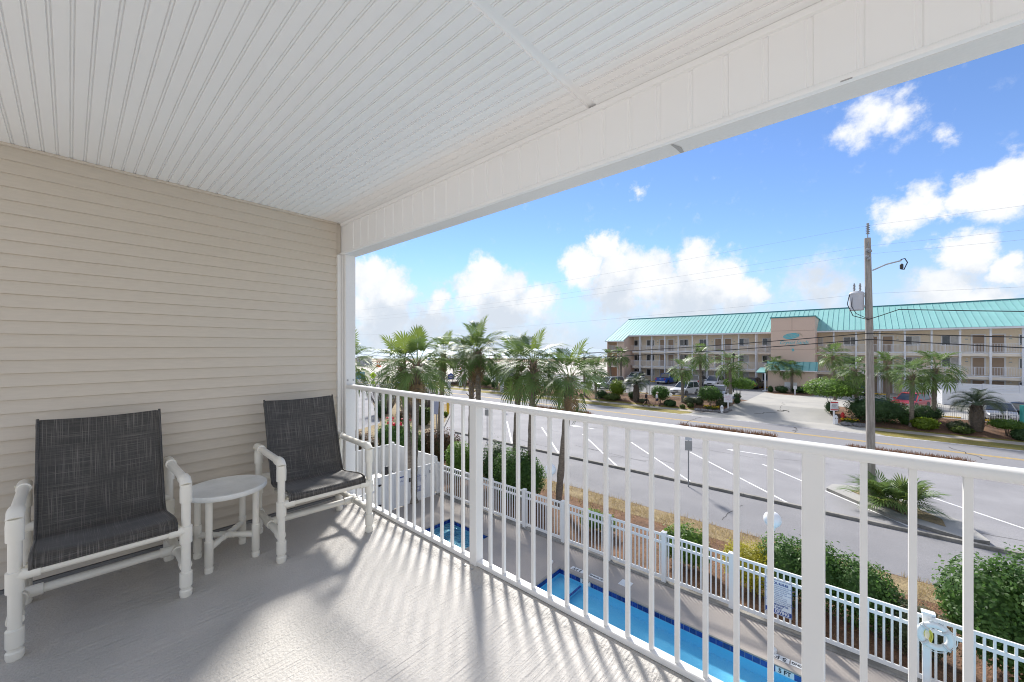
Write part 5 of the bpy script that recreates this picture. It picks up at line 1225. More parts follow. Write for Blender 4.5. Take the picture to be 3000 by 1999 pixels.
B('ragged shrub left of the fat feather palm', 2806, 1262, 46, 1233, LEAF_G, 223, 1300, .16)
B('low spiky clump before the fat feather palm', 2818, 1270, 46, 1248, GRASSY, 224, 1300, .2)
B('bushy shrub with pale stems at the right edge', 2950, 1278, 74, 1228, LEAF_B, 225, 2400, .13, .5)
B('small shrub at the palm foot left of the round bush', 2652, 1246, 26, 1210, LEAF, 226, 1000, .13)
B('trailing shrub at the right edge under the green sign', 2990, 1290, 40, 1255, LEAF_D, 227, 1200, .14)
for (u, v, w, vt, lab) in ((2257, 1150, 14, 1130, 'round bush left of the planter palms'), (2290, 1152, 36, 1128, 'clipped dark hedge in the tower planter, left part'), (2345, 1153, 50, 1130, 'clipped dark hedge in the tower planter, right part'), (2378, 1152, 26, 1133, 'clipped dark hedge end by the tower corner')):
    B(lab, u, v, w, vt, LEAF_D, 230 + u % 17, 1000, .12)
for (u, v, w, vt, m, lab) in ((1424, 1133, 40, 1098, LEAF, 'round clipped bush left of the dark cylinder topiary'), (1447, 1138, 20, 1114, LEAF_D, 'dark cylinder topiary across the road'), (1489, 1141, 34, 1098, LEAF_D, 'round bush with trunk by the white hut'), (1632, 1147, 36, 1107, LEAF, 'round clipped bush behind the crooked palm'), (1520, 1142, 24, 1118, LEAF_G, 'ragged grey shrub by the white hut'), (1546, 1150, 18, 1136, LEAF_D, 'low dark shrub across the road behind the pair'), (1385, 1130, 20, 1085, LEAF_D, 'tall dark shrub behind the boardwalk ramp'), (1405, 1120, 40, 1090, LEAF_G, 'grey scrub by the beach path')):
    B(lab, u, v, w, vt, m, 250 + u % 31, 1100, .16)
sheet('tower_planter', [(TX0 - .2, 66.5), (TX0 - .3, 64.5), (-8.2, 62.8), (-6.2, 62.3), (-4.4, 63.2), (-3.7, 65), (-3.9, 66.5)], .03, STRAWBED)
# flowers and edging stones
YPET = flat('yellow_petals', (.70, .50, .01), .6)
fy = MB().add([(-.07, 0, 0), (0, -.07, .03), (.07, 0, 0), (0, .07, .03), (0, 0, .06)], [(0, 1, 4), (1, 2, 4), (2, 3, 4), (3, 0, 4)]).mesh('flower', YPET)
def flowers(label, u, v, w, n, seed):
    p = G(u, v); rg = random.Random(seed); t = thing('flower_patch', label, 'flowers', p); d = p.x * FX + p.y * FY; r_ = w / 2 * d / F
    put('foliage', foliage_mesh('foliage', [(0, 0, .12, r_, .35, .2)], 300, .12, GRASSY, seed), t)
    for i in range(n): put('flower', fy, t, (rg.uniform(-r_, r_), rg.uniform(-.3, .3), rg.uniform(.22, .36)), (rg.uniform(-.5, .5), rg.uniform(-.5, .5), 0), rg.uniform(.8, 1.5))
flowers('yellow flowers left of the hotel drive', 2085, 1199, 40, 50, 1); flowers('yellow flowers right of the hotel drive', 2490, 1239, 42, 50, 2); flowers('small yellow flowers in the tower planter', 2298, 1152, 14, 14, 3)
ROCKM = mat('edging_rock', (.26, .25, .25), .9, (.15, .145, .15), 4, coords='O', rnd=.25)
rockm = []
for s in range(3):
    V, Q = core(.28, .2, .16, s * 7 + 3, 1.0); V += np.random.RandomState(s).normal(size=V.shape) * .012; rockm.append(npmesh('rock', V, Q, ROCKM))
def rocks(label, pts, n, seed):
    t = thing('rock_edging', label, 'rocks', (0, 0, 0)); rg = random.Random(seed)
    for i in range(n):
        f = i / (n - 1) * (len(pts) - 1); k = min(int(f), len(pts) - 2); a = G(*pts[k]).lerp(G(*pts[k + 1]), f - k)
        put('rock', rockm[i % 3], t, (a.x + rg.uniform(-.15, .15), a.y + rg.uniform(-.2, .2), a.z + .08), (0, 0, rg.uniform(0, 6)), rg.uniform(.7, 1.3))
rocks('grey rocks edging the yellow flowers left of the drive', [(2040, 1203), (2085, 1206), (2118, 1209), (2134, 1204)], 24, 1)
rocks('grey rocks edging the yellow flowers right of the drive', [(2462, 1243), (2495, 1247), (2530, 1250)], 16, 2)
# bare winter shrubs on the island
def bare(label, p, h, r_, n, seed):
    t = thing('bare_shrub', label, 'shrub', p, 0); rg = random.Random(seed)
    b = MB()
    for i in range(n):
        a = rg.uniform(0, 6.28); w = r_ * math.sqrt(rg.random()); q = Vector((.25 * w * math.cos(a), .25 * w * math.sin(a), 0)); e = Vector((w * math.cos(a), w * math.sin(a), h * (1 - .35 * (w / r_) ** 2) * rg.uniform(.75, 1.05)))
        m_ = q.lerp(e, .5) + Vector((rg.uniform(-.15, .15), rg.uniform(-.15, .15), .1)); b.tube([q, m_, e], [.028, .018, .006], 3, caps=False)
        for j in range(5):
            s = m_.lerp(e, rg.random()); b.tube([s, s + Vector((rg.uniform(-.3, .3), rg.uniform(-.3, .3), rg.uniform(.1, .5)))], [.010, .004], 3, caps=False)
    tag(b.build('branches', TWIG, t), kind='stuff')
bare('large bare grey shrub by the left pedestrian sign', G(1127, 1212), 3.9, 2.0, 170, 1)
bare('bare grey shrub behind the twin palms', G(1200, 1222), 3.0, 1.7, 120, 2)
bare('bare grey shrub right of the twin palms', G(1245, 1196), 2.8, 2.2, 130, 3)
B('leafy dark shrub on the island below the bare shrub', 1115, 1225, 40, 1175, LEAF_D, 301, 1400, .16)
B('grey heather like shrub on the island', 1180, 1240, 50, 1200, LEAF_R, 302, 1400, .14)
B('spiky green clump left of the grey sign panel', 1240, 1245, 50, 1190, GRASSY, 303, 1800, .3)
B('yellow green clump at the foot of the yellow bollard', 1305, 1222, 14, 1205, LEAF_L, 304, 500, .14)
# ------------------------------------------------------------------ utility pole and wires
POLEM = mat('pole_wood', (.36, .33, .30), .9, (.25, .225, .20), 5, coords='O', stretch=(3, 3, .25), bump=.01, bscale=18, fine=.15, fscale=30)
PO = Vector((.5, 23.8, .14)); PD = PO.x * FX + PO.y * FY
def zp(v): return EZ - (v - HV) / F * PD - PO.z
pole = thing('utility_pole', 'weathered wooden utility pole with transformer on the traffic island', 'utility pole', PO)
HT = zp(697)
MB().tube([(.0, 0, 0), (-.01, 0, HT * .3), (-.05, 0, HT * .65), (-.11, .0, HT)], [.165, .155, .135, .112], 20).build('shaft', POLEM, pole, smooth=50)
INS = flat('insulator_grey', (.28, .29, .31), .3)
it = MB(); it.tube([(-.10, 0, HT - .1), (-.10, 0, HT + .2)], .02, 6)
it.lathe([q for i in range(5) for q in ((.035, HT + .18 + i * .085), (.085, HT + .21 + i * .085), (.035, HT + .235 + i * .085))] + [(.05, HT + .62), (.05, HT + .67)], 12, (-.10, 0, 0)); it.build('top_insulator', INS, pole)
bk = MB().tube([(-.16, -.1, HT - .75), (-.1, -.13, HT - .45), (-.06, -.14, HT - .2)], .02, 6)
for dx, dz in ((-.05, -.55), (.02, -.62), (-.08, -.85), (.0, -.95)): bk.lathe([(.02, -.08), (.07, -.04), (.07, .04), (.02, .08)], 10, (dx - .05, -.16, HT + dz))
bk.build('insulator_bracket', INS, pole)
za = zp(790)
arm = MB().tube([(.05, 0, za - .05), (.5, 0, za + .16), (.98, 0, za + .26)], .03, 8).build('cutout_arm', STEEL, pole, smooth=50)
MB().tube([(.95, 0, za + .3), (1.08, 0, za + .33), (1.16, 0, za + .15), (1.05, 0, za - .15), (.95, 0, za - .1)], .022, 6).lathe([(.03, 0), (.06, .03), (.06, .2), (.03, .24)], 8, (.98, 0, za - .12)).build('fuse_cutout', BLACK, arm)
tz = zp(908)
can = MB().lathe([(.24, 0), (.26, .02), (.26, .72), (.275, .73), (.275, .78), (.22, .84), (.08, .88)], 24, (-.48, -.02, tz)).build('transformer', mat('transformer_grey', (.50, .51, .55), .45, (.44, .45, .49), 3), pole, smooth=40)
for dx, dy in ((-.56, -.06), (-.36, .06)):
    MB().lathe([(.03, .84), (.03, .9)] + [q for i in range(4) for q in ((.03, .92 + i * .07), (.055, .945 + i * .07), (.03, .97 + i * .07))] + [(.02, 1.24)], 10, (dx, dy, tz)).build('bushing', INS, can)
MB().box(-.25, -.1, -.05, .05, tz + .15, tz + .22).box(-.25, -.1, -.05, .05, tz + .6, tz + .67).build('hanger', STEEL, can)
MB().tube([(-.72, -.12, tz + .75), (-.80, -.12, tz + .3), (-.6, -.2, tz - .25), (-.1, -.24, tz - .45), (.3, -.2, tz - .3), (.9, -.1, tz - .05)], .018, 6).build('lead_cable', BLACK, can)
MB().tube([(-.62, -.22, tz + .6), (-.66, -.25, tz + .2), (-.5, -.25, tz - .15), (-.1, -.25, tz - .42)], .014, 6).build('lead_cable', BLACK, can)
def wire(label, pts, r, sag, name='power_line', m=BLACK):
    t = []
    for i in range(len(pts) - 1):
        a, c = Vector(pts[i]), Vector(pts[i + 1])
        for k in range(24 if i < len(pts) - 2 else 25): f = k / 24; t.append(a.lerp(c, f) - Vector((0, 0, 4 * sag[i] * f * (1 - f))))
    return tag(MB().tube(t, r, 5).build(name, m, smooth=60), label, 'cable')
W0 = PO + Vector((-.03, -.2, 0))
def wz(v): return EZ - (v - HV) / F * PD
wire('upper black cable crossing in front of the hotel', [(-62, 23.6, 8.0), (W0.x, W0.y, wz(977)), (50, 23.6, 7.9)], .020, (1.5, .9))
wire('lower black cable crossing in front of the hotel', [(-62, 23.6, 7.55), (W0.x, W0.y, wz(995)), (50, 23.6, 6.6)], .020, (1.5, 1.0))
wire('dark wavy cable running right from the transformer', [(W0.x + .9, W0.y + .1, PO.z + tz - .05), (50, 23.7, 9.2)], .019, (1.3,))
for v, dy, nm in ((660, .0, 'thin top wire over the pole insulator'), (722, -.15, 'thin wire just below the pole top'), (742, .15, 'third thin wire below the pole top'), (860, .0, 'thin wire at the height of the transformer top')):
    wire(nm, [(-62, 23.8 + dy, wz(v) - .3), (PO.x - .1, PO.y + dy, wz(v)), (50, 23.8 + dy, wz(v) + .1)], .0035, (.7, .5), m=GREYM)
# ------------------------------------------------------------------ signs and street furniture
POST = mat('galv_post', (.34, .35, .37), .5, (.28, .29, .30), 6, metal=.4, coords='O')
def post_sign(label, p, h, panels, yaw, r=.03, name='sign_post', cat='sign'):
    t = thing(name, label, cat, p, yaw)
    MB().tube([(0, 0, 0), (0, 0, h)], r, 8).build('post', POST, t)
    for (z0, z1, w, m) in panels: MB().box(-w / 2, w / 2, -r - .012, -r - .002, z0, z1).build('panel', m, t, bevel=.01)
    return t
TOCAM = math.atan2(-RX, FX) * 0
BACKM = flat('sign_back', (.36, .37, .38), .5); PALE = flat('sign_pale', (.62, .66, .72), .4); BLUEP = flat('parking_blue', (.10, .22, .55), .4)
def backsign(u, y, vt, vm, vb_, lab, w=.32):
    p = XY(u, y); z = lambda v: ZA(u, v, y)
    post_sign(lab, p, z(vt) + .02, [(z(vm) + .01, z(vt), w, PALE), (z(vb_), z(vm) - .01, w + .02, BACKM)], R(25))
backsign(2017, 20.75, 1278, 1291, 1320, 'grey backed parking sign on a post by the long kerb, right one')
backsign(1427, 20.75, 1192, 1200, 1218, 'grey backed parking sign on a post by the long kerb, left one')
backsign(1316, 33.0, 1118, 1132, 1142, 'pale parking sign beside the slim palm', .42)
backsign(1471, 33.0, 1120, 1136, 1148, 'pale parking sign left of the leaning pair of palms', .42)
backsign(1711, 44.5, 1124, 1132, 1140, 'thin sign post on the far verge left of the walkers', .36)
t = thing('road_sign', 'large grey blue sign panel seen from behind on the island', 'sign', (*XY(1279, 21)[:2], 0), R(30))
MB().tube([(0, 0, 0), (0, 0, 2.7)], .04, 8).build('post', POST, t); MB().box(-.3, .3, -.06, -.04, ZA(1279, 1214, 21), ZA(1279, 1176, 21)).build('panel', flat('panel_back', (.34, .38, .52), .5), t)
BOL = G(1312, 1214); t = thing('yellow_bollard', 'tall yellow bollard at the island kerb', 'bollard', BOL)
MB().lathe([(.13, 0), (.13, 1.42), (.10, 1.52), (.04, 1.56)], 16).build('tube', YELLOW, t, smooth=40)
LIME = flat('warning_lime', (.56, .80, .01), .4); ORANGE = flat('work_orange', (.90, .30, .01), .4)
def ped_sign(label, p, zc, s, yaw, arrow):
    t = thing('pedestrian_sign', label, 'sign', p, yaw)
    MB().tube([(0, .03, 0), (0, .03, zc + s)], .045, 8).build('post', STEEL, t)
    MB().add([(-s, -.03, zc), (0, -.03, zc - s), (s, -.03, zc), (0, -.03, zc + s), (-s, -.01, zc), (0, -.01, zc - s), (s, -.01, zc), (0, -.01, zc + s)], [(0, 1, 2, 3), (7, 6, 5, 4), (0, 4, 5, 1), (1, 5, 6, 2), (2, 6, 7, 3), (3, 7, 4, 0)]).build('diamond', LIME, t)
    g = MB(); k = s * .62
    def bar(x0, z0, x1, z1, w):
        d = Vector((x1 - x0, z1 - z0)).normalized(); n_ = Vector((-d.y, d.x)) * w
        g.add([(x0 * k + n_.x * k, -.036, zc + z0 * k + n_.y * k), (x0 * k - n_.x * k, -.036, zc + z0 * k - n_.y * k), (x1 * k - n_.x * k, -.036, zc + z1 * k - n_.y * k), (x1 * k + n_.x * k, -.036, zc + z1 * k + n_.y * k)], [(0, 1, 2, 3)])
    g.add([(.05 * k + .16 * k * math.cos(i * .628), -.036, zc + .78 * k + .16 * k * math.sin(i * .628)) for i in range(10)], [tuple(range(10))])
    bar(0, .58, -.03, -.05, .17); bar(-.02, .0, .28, -.45, .10); bar(.28, -.45, .30, -.85, .09); bar(-.05, .0, -.18, -.45, .10); bar(-.18, -.45, -.5, -.78, .09); bar(.02, .5, .36, .12, .07); bar(-.03, .5, -.36, .15, .07)
    g.build('walking_figure', INK, t)
    if arrow: q = MB().box(-s * .62, s * .62, -.03, -.01, zc - s * 2.35, zc - s * 1.65).build('arrow_plate', LIME, t); MB().add([(-.25 * s, -.034, zc - s * 2.2), (-.25 * s, -.034, zc - s * 1.9), (-.1 * s, -.034, zc - s * 2.0), (.25 * s, -.034, zc - s * 1.75), (.3 * s, -.034, zc - s * 1.85), (0, -.034, zc - s * 2.1), (.05 * s, -.034, zc - s * 2.2)], [tuple(range(7))]).build('arrow', INK, q)
YF = YAW + R(5)
p = G(1093, 1160); ped_sign('lime pedestrian crossing diamond at the left by the bare shrub', p, ZA(1093, 1100, p.y), .54, YF, True)
p = G(1275, 1133); ped_sign('lime pedestrian crossing diamond left of the slim palm', p, ZA(1275, 1087, p.y) - p.z, .50, YF, True)
p = G(1234, 1131); t = thing('arrow_sign', 'orange double arrow sign on two posts by the crosswalk', 'sign', p, YF); zc = ZA(1234, 1093, p.y) - p.z
for dx in (-.25, .25): MB().tube([(dx, .02, 0), (dx, .02, zc + .2)], .025, 6).build('post', POST, t)
MB().box(-.46, .46, -.02, 0, zc - .3, zc + .32).build('panel', ORANGE, t)
MB().add([(-.38, -.026, zc), (-.2, -.026, zc + .17), (-.2, -.026, zc + .06), (.2, -.026, zc + .06), (.2, -.026, zc + .17), (.38, -.026, zc), (.2, -.026, zc - .17), (.2, -.026, zc - .06), (-.2, -.026, zc - .06), (-.2, -.026, zc - .17)], [tuple(range(10))]).build('arrow', INK, t)
p = G(1321, 1127); t = thing('park_sign', 'blue arched park sign on two dark posts by the boardwalk', 'sign', p, YF); z1, z0 = ZA(1321, 1096, p.y) - p.z, ZA(1321, 1112, p.y) - p.z
arch = [(-.5, z0), (.5, z0), (.5, z1 - .15), (.38, z1 - .04), (.22, z1 + .0), (.12, z1 + .14), (-.12, z1 + .14), (-.22, z1), (-.38, z1 - .04), (-.5, z1 - .15)]
MB().extr([(x * 1.1, z) for x, z in arch], 'y', -.03, .03).build('board', BLUE, t)
for dx in (-.58, .58): MB().box(dx - .04, dx + .04, -.04, .04, 0, z1 + .1).build('post', BLACK, t)
for i, (w, zz) in enumerate(((.5, .72), (.7, .5), (.55, .3))): MB().box(-w / 2, w / 2, -.036, -.031, z0 + (z1 - z0) * zz, z0 + (z1 - z0) * zz + .06).build('lettering_bar', SIGNW, t)
# boardwalk ramp, kiosk box, light pole
p = G(1362, 1133); t = thing('street_light_pole', 'leaning grey wooden light pole behind the near palms', 'pole', p)
MB().tube([(0, 0, 0), (-.15, 0, 4), (-.35, 0, 9)], [.2, .17, .13], 12).build('shaft', POLEM, t, smooth=50); MB().tube([(-.3, 0, 8.6), (.6, 0, 9.0), (1.1, 0, 9.0)], .04, 6).build('bracket', STEEL, t)
p = G(1349, 1131); t = thing('utility_box', 'pale green leaning utility box by the light pole', 'box', p, YF); MB().box(-.3, .3, -.25, .25, 0, 1.0).build('cabinet', flat('box_green', (.42, .52, .46)), t, bevel=.04); MB().box(-.32, .32, -.27, .27, 1.0, 1.06).build('lid', flat('box_lid', (.46, .55, .50)), t)
WOODR = flat('ramp_wood', (.20, .18, .165), .9)
p = G(1357, 1124); t = thing('boardwalk_ramp', 'dark timber boardwalk ramp with handrails beside the park sign', 'ramp', p, R(12))
for i in range(7):
    z = .15 + .14 * i
    MB().box(-3.2 + i * 1.3 - .05, -3.2 + i * 1.3 + .05, -.9, -.8, 0, z + 1.0).build('post', WOODR, t); MB().box(-3.2 + i * 1.3 - .65, -3.2 + i * 1.3 + .65, -.8, .8, z - .08, z).build('deck_board', WOODR, t)
for dz in (.5, 1.0): MB().tube([(-3.2, -.85, .15 + dz), (4.6, -.85, .99 + dz)], .05, 6).build('handrail', WOODR, t)
p = G(1478, 1113); hut = thing('white_hut', 'small white flat roofed hut behind the round bush', 'hut', p, R(-10)); hh = 2.5
MB().box(-1.9, 1.9, -1.5, 1.5, 0, hh).build('wall', HWHITE, hut); MB().box(-2.1, 2.1, -1.7, 1.7, hh, hh + .18).build('roof', SIGNW, hut); MB().box(-.2, .75, -1.53, -1.501, .1, 2.1).build('door', GREYM, hut); MB().box(-1.5, -.7, -1.53, -1.501, 1.1, 1.9).build('window', GLASS, hut)
# beach side: temporary fence, cones, posts, truck, dune
tf = thing('temporary_fence', 'temporary wire fence panels along the sandy lot', 'fence', (0, 0, 0)); a, c = G(1095, 1122), G(1262, 1124); n = 12
for i in range(n + 1):
    q = a.lerp(c, i / n); MB().tube([(q.x, q.y, q.z), (q.x, q.y, q.z + 1.9)], .035, 6).build('post', POST, tf)
for z in (.15, 1.0, 1.88): MB().tube([a + Vector((0, 0, z)), c + Vector((0, 0, z))], .018, 4).build('wire', POST, tf)
CONEM = flat('cone_orange', (.80, .05, .02), .5)
for (u, v, lab, s) in ((1069, 1116, 'red traffic cone nearest the column', 1.5), (1112, 1076, 'red barrier cone on the far sand, right of two', 2.6), (1106, 1074, 'red and white barrier cone on the far sand, left of two', 2.4), (1349, 1094, 'red cone on the sand behind the park sign', 2.0), (1423, 1083, 'orange cone by the beach posts', 2.0)):
    t = thing('traffic_cone', lab, 'cone', G(u, v)); MB().lathe([(.16, .05), (.03, .72), (.02, .73)], 12).build('cone', CONEM, t, smooth=40); MB().box(-.2, .2, -.2, .2, 0, .05).build('base', CONEM, t); MB().lathe([(.115, .3), (.08, .48)], 12, caps=False).build('band', SIGNW, t); t.scale = (s,) * 3
WP = flat('beach_timber', (.17, .13, .10), .9); i = 0
for (u, vt, vb_, w) in ((1319, 1044, 1078, .2), (1333, 1043, 1077, .22), (1417, 1036, 1076, .2), (1433, 1045, 1076, .18), (1323, 1062, 1078, .22), (1341, 1070, 1079, .3), (1354, 1070, 1080, .3), (1367, 1070, 1080, .3), (1375, 1062, 1078, .2), (1430, 1069, 1076, .2)):
    p = G(u, vb_); h = ZA(u, vt, p.y) - p.z; i += 1
    lab = ('first tall', 'second tall', 'third tall', 'rightmost tall', 'thin short', 'leftmost stubby', 'middle stubby', 'rightmost stubby', 'medium short', 'rightmost short')[i - 1] + ' timber post by the sea, counted from the slim palm'
    t = thing('timber_post', lab, 'post', p, 0, 'timber posts on the dune')
    MB().lathe([(w, 0), (w * .9, h), (w * .5, h + .1)], 8).build('timber', WP, t)
t = thing('flatbed_truck', 'dark truck with blue covered load on the sandy lot', 'truck', G(1262, 1077), YAW + R(6)); S = 1.5
MB().box(-2.6, 1.6, -.9, .9, .75, .95).build('bed', BLACK, t); MB().add([(-2.3, -.8, .96), (1.2, -.8, .96), (1.2, .8, .96), (-2.3, .8, .96), (-1.6, -.5, 2.1), (.4, -.5, 2.3), (.4, .5, 2.3), (-1.6, .5, 2.1)], [(0, 1, 5, 4), (1, 2, 6, 5), (2, 3, 7, 6), (3, 0, 4, 7), (4, 5, 6, 7)]).build('load', flat('load_dark', (.04, .05, .07)), t)
MB().add([(-1.7, -.7, 2.2), (.6, -.7, 2.4), (.6, .7, 2.4), (-1.7, .7, 2.2), (-1.0, 0, 2.9), (.2, 0, 3.1)], [(0, 1, 5, 4), (1, 2, 5), (2, 3, 4, 5), (3, 0, 4)]).build('tarpaulin', flat('tarp_blue', (.10, .20, .40)), t); MB().box(1.65, 2.9, -.9, .9, .5, 2.0).build('cab', BLACK, t, bevel=.15)
for xw in (-2.0, -1.0, 1.0, 2.2):
    for s in (-1, 1): MB().lathe([(.2, -.15), (.42, -.15), (.45, 0), (.42, .15), (.2, .15)], 14, M=Matrix.Rotation(R(90), 3, 'X').to_4x4()).build('wheel', DARK, t, loc=(xw, s * .85, .45))
t = thing('concrete_block', 'grey concrete block structure on the dune at the far left', 'structure', G(1068, 1072), YAW); MB().box(-2.2, 2.2, -1.5, 1.5, 0, 3.1).box(-2.4, 2.4, -1.7, 1.7, 3.1, 3.4).build('wall', GREYM, t)
for (u, v, lab) in ((1166, 1124, 'blue tarpaulin heap left of the twin palm trunks'), (1253, 1124, 'blue tarpaulin heap beside the orange arrow sign')):
    V, Q = core(.9, .5, .22, u % 13, 1); tag(put('tarpaulin_heap', npmesh('tarpaulin_heap', V, Q, flat('tarp', (.04, .11, .42))), None, G(u, v) + Vector((0, 0, .12))), lab, 'tarpaulin')
DUNE = mat('dune_oats', (.36, .27, .19), .95, (.26, .20, .14), .4, fine=.25, fscale=2)
dv = []; df = []; n = 120
for i in range(n + 1):
    s = -420 + 900 * i / n; h = 1.5 + 1.1 * noise.noise((s * .05, 2, 0)) + .5 * noise.noise((s * .21, 5, 0))
    for (dd, k) in ((176, -.2), (180, .75), (184, 1.0), (190, .6), (196, -.9)): dv.append((*cf(dd, s), gz(60) + (h * k if k > 0 else k)))
for i in range(n):
    for j in range(4): df.append((i * 5 + j, i * 5 + j + 1, i * 5 + j + 6, i * 5 + j + 5))
tag(MB().add(dv, df).build('dune', DUNE, smooth=80), kind='structure')
t = thing('blue_banner', 'pale blue banner board seen beside the column at far left', 'sign', G(1056, 1125), YAW); z = 2.4
for dx in (-.8, .8): MB().tube([(dx, 0, 0), (dx, 0, z)], .04, 6).build('post', POST, t)
MB().box(-.9, .9, -.03, .0, .9, z).build('panel', flat('banner_blue', (.12, .32, .62)), t)
# by the hotel drive
p = G(2133, 1197); t = thing('drive_sign', 'white sign on a white post left of the hotel drive', 'sign', p, R(20)); H1 = ZA(2133, 1153, p.y) - p.z
MB().box(-.06, .06, -.04, .04, 0, H1).build('post', SIGNW, t); MB().box(-.42, .42, -.065, -.042, H1 - .98, H1 - .1).build('panel', SIGNW, t)
PINKT = flat('pink_ink', (.62, .30, .38))
text_mesh('lettering', 'GUEST\nPARKING\nONLY', .2, PINKT, t, (0, -.07, H1 - .5), (R(90), 0, 0), extrude=.001)
p = G(2443, 1242); t = thing('drive_sign', 'white sign with red bands on a white post right of the hotel drive', 'sign', p, R(35)); H1 = ZA(2443, 1177, p.y) - p.z
MB().box(-.06, .06, -.04, .04, 0, H1).build('post', SIGNW, t); MB().box(-.34, .34, -.065, -.042, H1 - .85, H1).build('panel', SIGNW, t)
for z in (H1 - .13, H1 - .80): MB().box(-.32, .32, -.069, -.0655, z, z + .10).build('band', RED, t)
text_mesh('lettering', 'PRIVATE\nPROPERTY\nOWNERS &\nGUESTS ONLY', .115, INK, t, (0, -.07, H1 - .42), (R(90), 0, 0), extrude=.001, sx=.85)
p = G(2329, 1157); t = thing('planter_sign', 'small white post with a sign plate in the tower planter', 'sign', p, R(25)); MB().box(-.07, .07, -.05, .05, 0, 1.15).build('post', SIGNW, t); MB().box(-.2, .2, -.07, -.051, .75, 1.2).build('panel', SIGNW, t)
for (u, v, lab) in ((2115, 1210, 'white irrigation post at the rocks left of the drive'), (2449, 1243, 'white irrigation post at the rocks right of the drive')):
    t = thing('irrigation_post', lab, 'post', G(u, v), R(20)); MB().box(-.14, .14, -.10, .10, 0, .72).build('case', SIGNW, t, bevel=.03); MB().lathe([(.1, .72), (.09, .82), (.03, .86)], 12).build('cap', SIGNW, t)
    for dx in (-.06, .06): MB().box(dx - .025, dx + .025, -.108, -.101, .5, .6).build('socket', BLACK, t)
t = thing('fire_hydrant', 'red fire hydrant behind the yellow flowers right of the drive', 'hydrant', G(2469, 1232))
MB().lathe([(.17, 0), (.17, .06), (.11, .08), (.11, .5), (.15, .52), (.15, .57), (.12, .66), (.05, .74), (.03, .8)], 14).build('barrel', RED, t, smooth=40)
for s in (-1, 1): MB().tube([(0, 0, .4), (s * .2, 0, .4)], .055, 8).build('nozzle', RED, t)
p = G(2995, 1280); t = thing('green_sign', 'teal green signboard with white panel cut by the right edge', 'sign', p, R(40)); MB().box(-.09, .09, -.09, .09, 0, 2.4).build('post', flat('teal_post', (.03, .30, .28)), t); MB().box(.1, 1.3, -.05, .05, .9, 2.3).build('panel', SIGNW, t); MB().box(.1, 1.3, -.06, -.051, 2.0, 2.3).build('band', flat('teal_band', (.03, .30, .28)), t)
t = thing('lamp_post', 'dark lamp post behind the palm left of the drive', 'lamp', G(2149, 1150)); MB().tube([(0, 0, 0), (0, 0, 5.0)], [.07, .05], 8).build('shaft', BLACK, t); MB().lathe([(.05, 5.0), (.18, 5.1), (.14, 5.4), (.03, 5.5)], 10).build('lantern', BLACK, t)

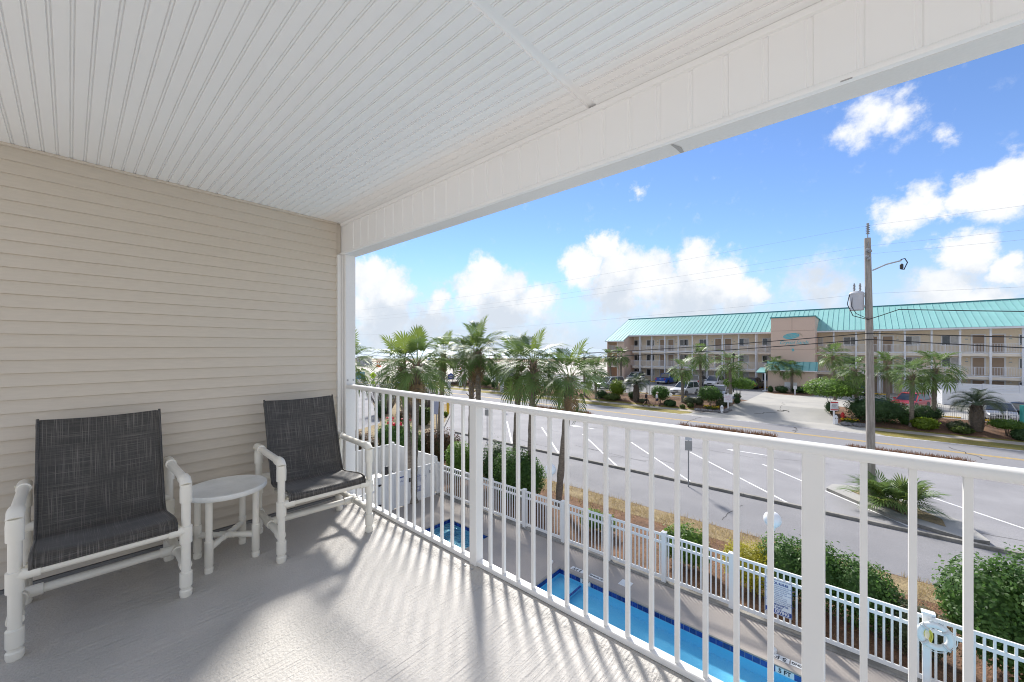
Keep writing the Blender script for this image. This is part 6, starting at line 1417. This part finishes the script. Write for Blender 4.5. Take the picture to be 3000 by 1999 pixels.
# ------------------------------------------------------------------ the two walkers
SKIN = flat('skin', (.50, .30, .22), .6)
def person(label, p, yaw, H, shirt, shorts, hair, cap=None):
    t = thing('person', label, 'person', p, yaw); k = H / 1.75                        # local +X is forward
    def skin(name, V, E, Rd, m, parent=t, sub=2):
        me = bpy.data.meshes.new(name); me.from_pydata([tuple(q * k for q in v) for v in V], E, []); me.materials.append(m)
        o = put(name, me, parent); s = o.modifiers.new('skin', 'SKIN'); s.use_smooth_shade = True
        for i, r_ in enumerate(Rd): me.skin_vertices[0].data[i].radius = (r_ * k, r_ * k) if not hasattr(r_, '__len__') else (r_[0] * k, r_[1] * k)
        me.skin_vertices[0].data[0].use_root = True
        o.modifiers.new('sub', 'SUBSURF').levels = sub; o.modifiers['sub'].render_levels = sub; return o
    V = [(0, 0, .95), (0, 0, 1.15), (.02, 0, 1.38), (.04, 0, 1.50), (.06, 0, 1.60), (.08, 0, 1.70),
         (.01, .19, 1.40), (-.08, .23, 1.14), (.06, .22, .93), (.12, .21, .86), (.01, -.19, 1.40), (.10, -.23, 1.15), (.28, -.20, 1.02), (.35, -.19, .99),
         (0, .09, .90), (.17, .10, .52), (.22, .10, .09), (.32, .10, .04), (0, -.09, .90), (-.08, -.10, .50), (-.36, -.10, .17), (-.33, -.10, .05)]
    E = [(0, 1), (1, 2), (2, 3), (3, 4), (4, 5), (2, 6), (6, 7), (7, 8), (8, 9), (2, 10), (10, 11), (11, 12), (12, 13), (0, 14), (14, 15), (15, 16), (16, 17), (0, 18), (18, 19), (19, 20), (20, 21)]
    Rd = [(.12, .15), (.11, .15), (.11, .16), .055, (.085, .075), (.075, .07), .055, .045, .034, .04, .055, .045, .034, .04, .085, .058, .036, .035, .085, .058, .036, .04]
    skin('body', V, E, Rd, SKIN)
    skin('shirt', [V[i] for i in (1, 0, 2)] + [(.03, 0, 1.45)] + [V[6], V[7], (-.0, .225, 1.02), V[10], V[11], (.20, -.215, 1.08)], [(0, 1), (0, 2), (2, 3), (2, 4), (4, 5), (5, 6), (2, 7), (7, 8), (8, 9)],
         [(.135, .175), (.14, .175), (.135, .18), .085, .075, .065, .055, .075, .065, .055], shirt)
    skin('shorts', [(0, 0, .92), (.0, 0, 1.0), V[14], (.12, .10, .62), V[18], (-.05, -.10, .60)], [(0, 1), (0, 2), (2, 3), (0, 4), (4, 5)], [(.13, .165), (.13, .165), .105, .09, .105, .09], shorts)
    for s, (x, z, tl) in ((1, (.27, .045, 0)), (-1, (-.34, .07, R(50)))):
        M_ = Matrix.Translation((x * k, s * .10 * k, z * k)) @ Matrix.Rotation(tl, 4, 'Y')
        MB().box(-.11 * k, .16 * k, -.05 * k, .05 * k, -.045 * k, .05 * k, M=M_).build('shoe', BLACK, t, bevel=.03)
    h = MB(); h.lathe([(.0, -.10), (.07, -.08), (.10, -.02), (.105, .03), (.085, .085), (.04, .115), (0, .12)], 14, caps=False); h.build('cap' if cap else 'hair', cap or hair, t, smooth=80, loc=(.055 * k, 0, 1.675 * k), rot=(0, R(-18), 0)).scale = (k * .95, k * .88, k * .85)
    MB().tube([(.15 * k, 0, 1.63 * k), (.175 * k, 0, 1.605 * k)], [.012 * k, .018 * k], 6).build('nose', SKIN, t)
    if cap: MB().box(.10 * k, .24 * k, -.07 * k, .07 * k, 1.70 * k, 1.715 * k).build('cap_peak', cap, t, bevel=.005)
    return t
pm_ = G(1893, 1191); pw_ = G(1924, 1190.5)
person('person in dark top and dark shorts walking on the far sidewalk', (pm_.x, pm_.y, pm_.z + .02), R(4), 1.76, flat('shirt_dark', (.035, .022, .025), .8), flat('shorts_black', (.015, .016, .02), .8), flat('hair_grey', (.42, .34, .30), .8))
person('person in white top and navy shorts with white cap walking ahead', (pw_.x, pw_.y, pw_.z + .02), R(4), 1.70, flat('shirt_white', (.72, .73, .78), .8), flat('shorts_navy', (.015, .02, .06), .8), None, flat('cap_white', (.75, .74, .70), .8))
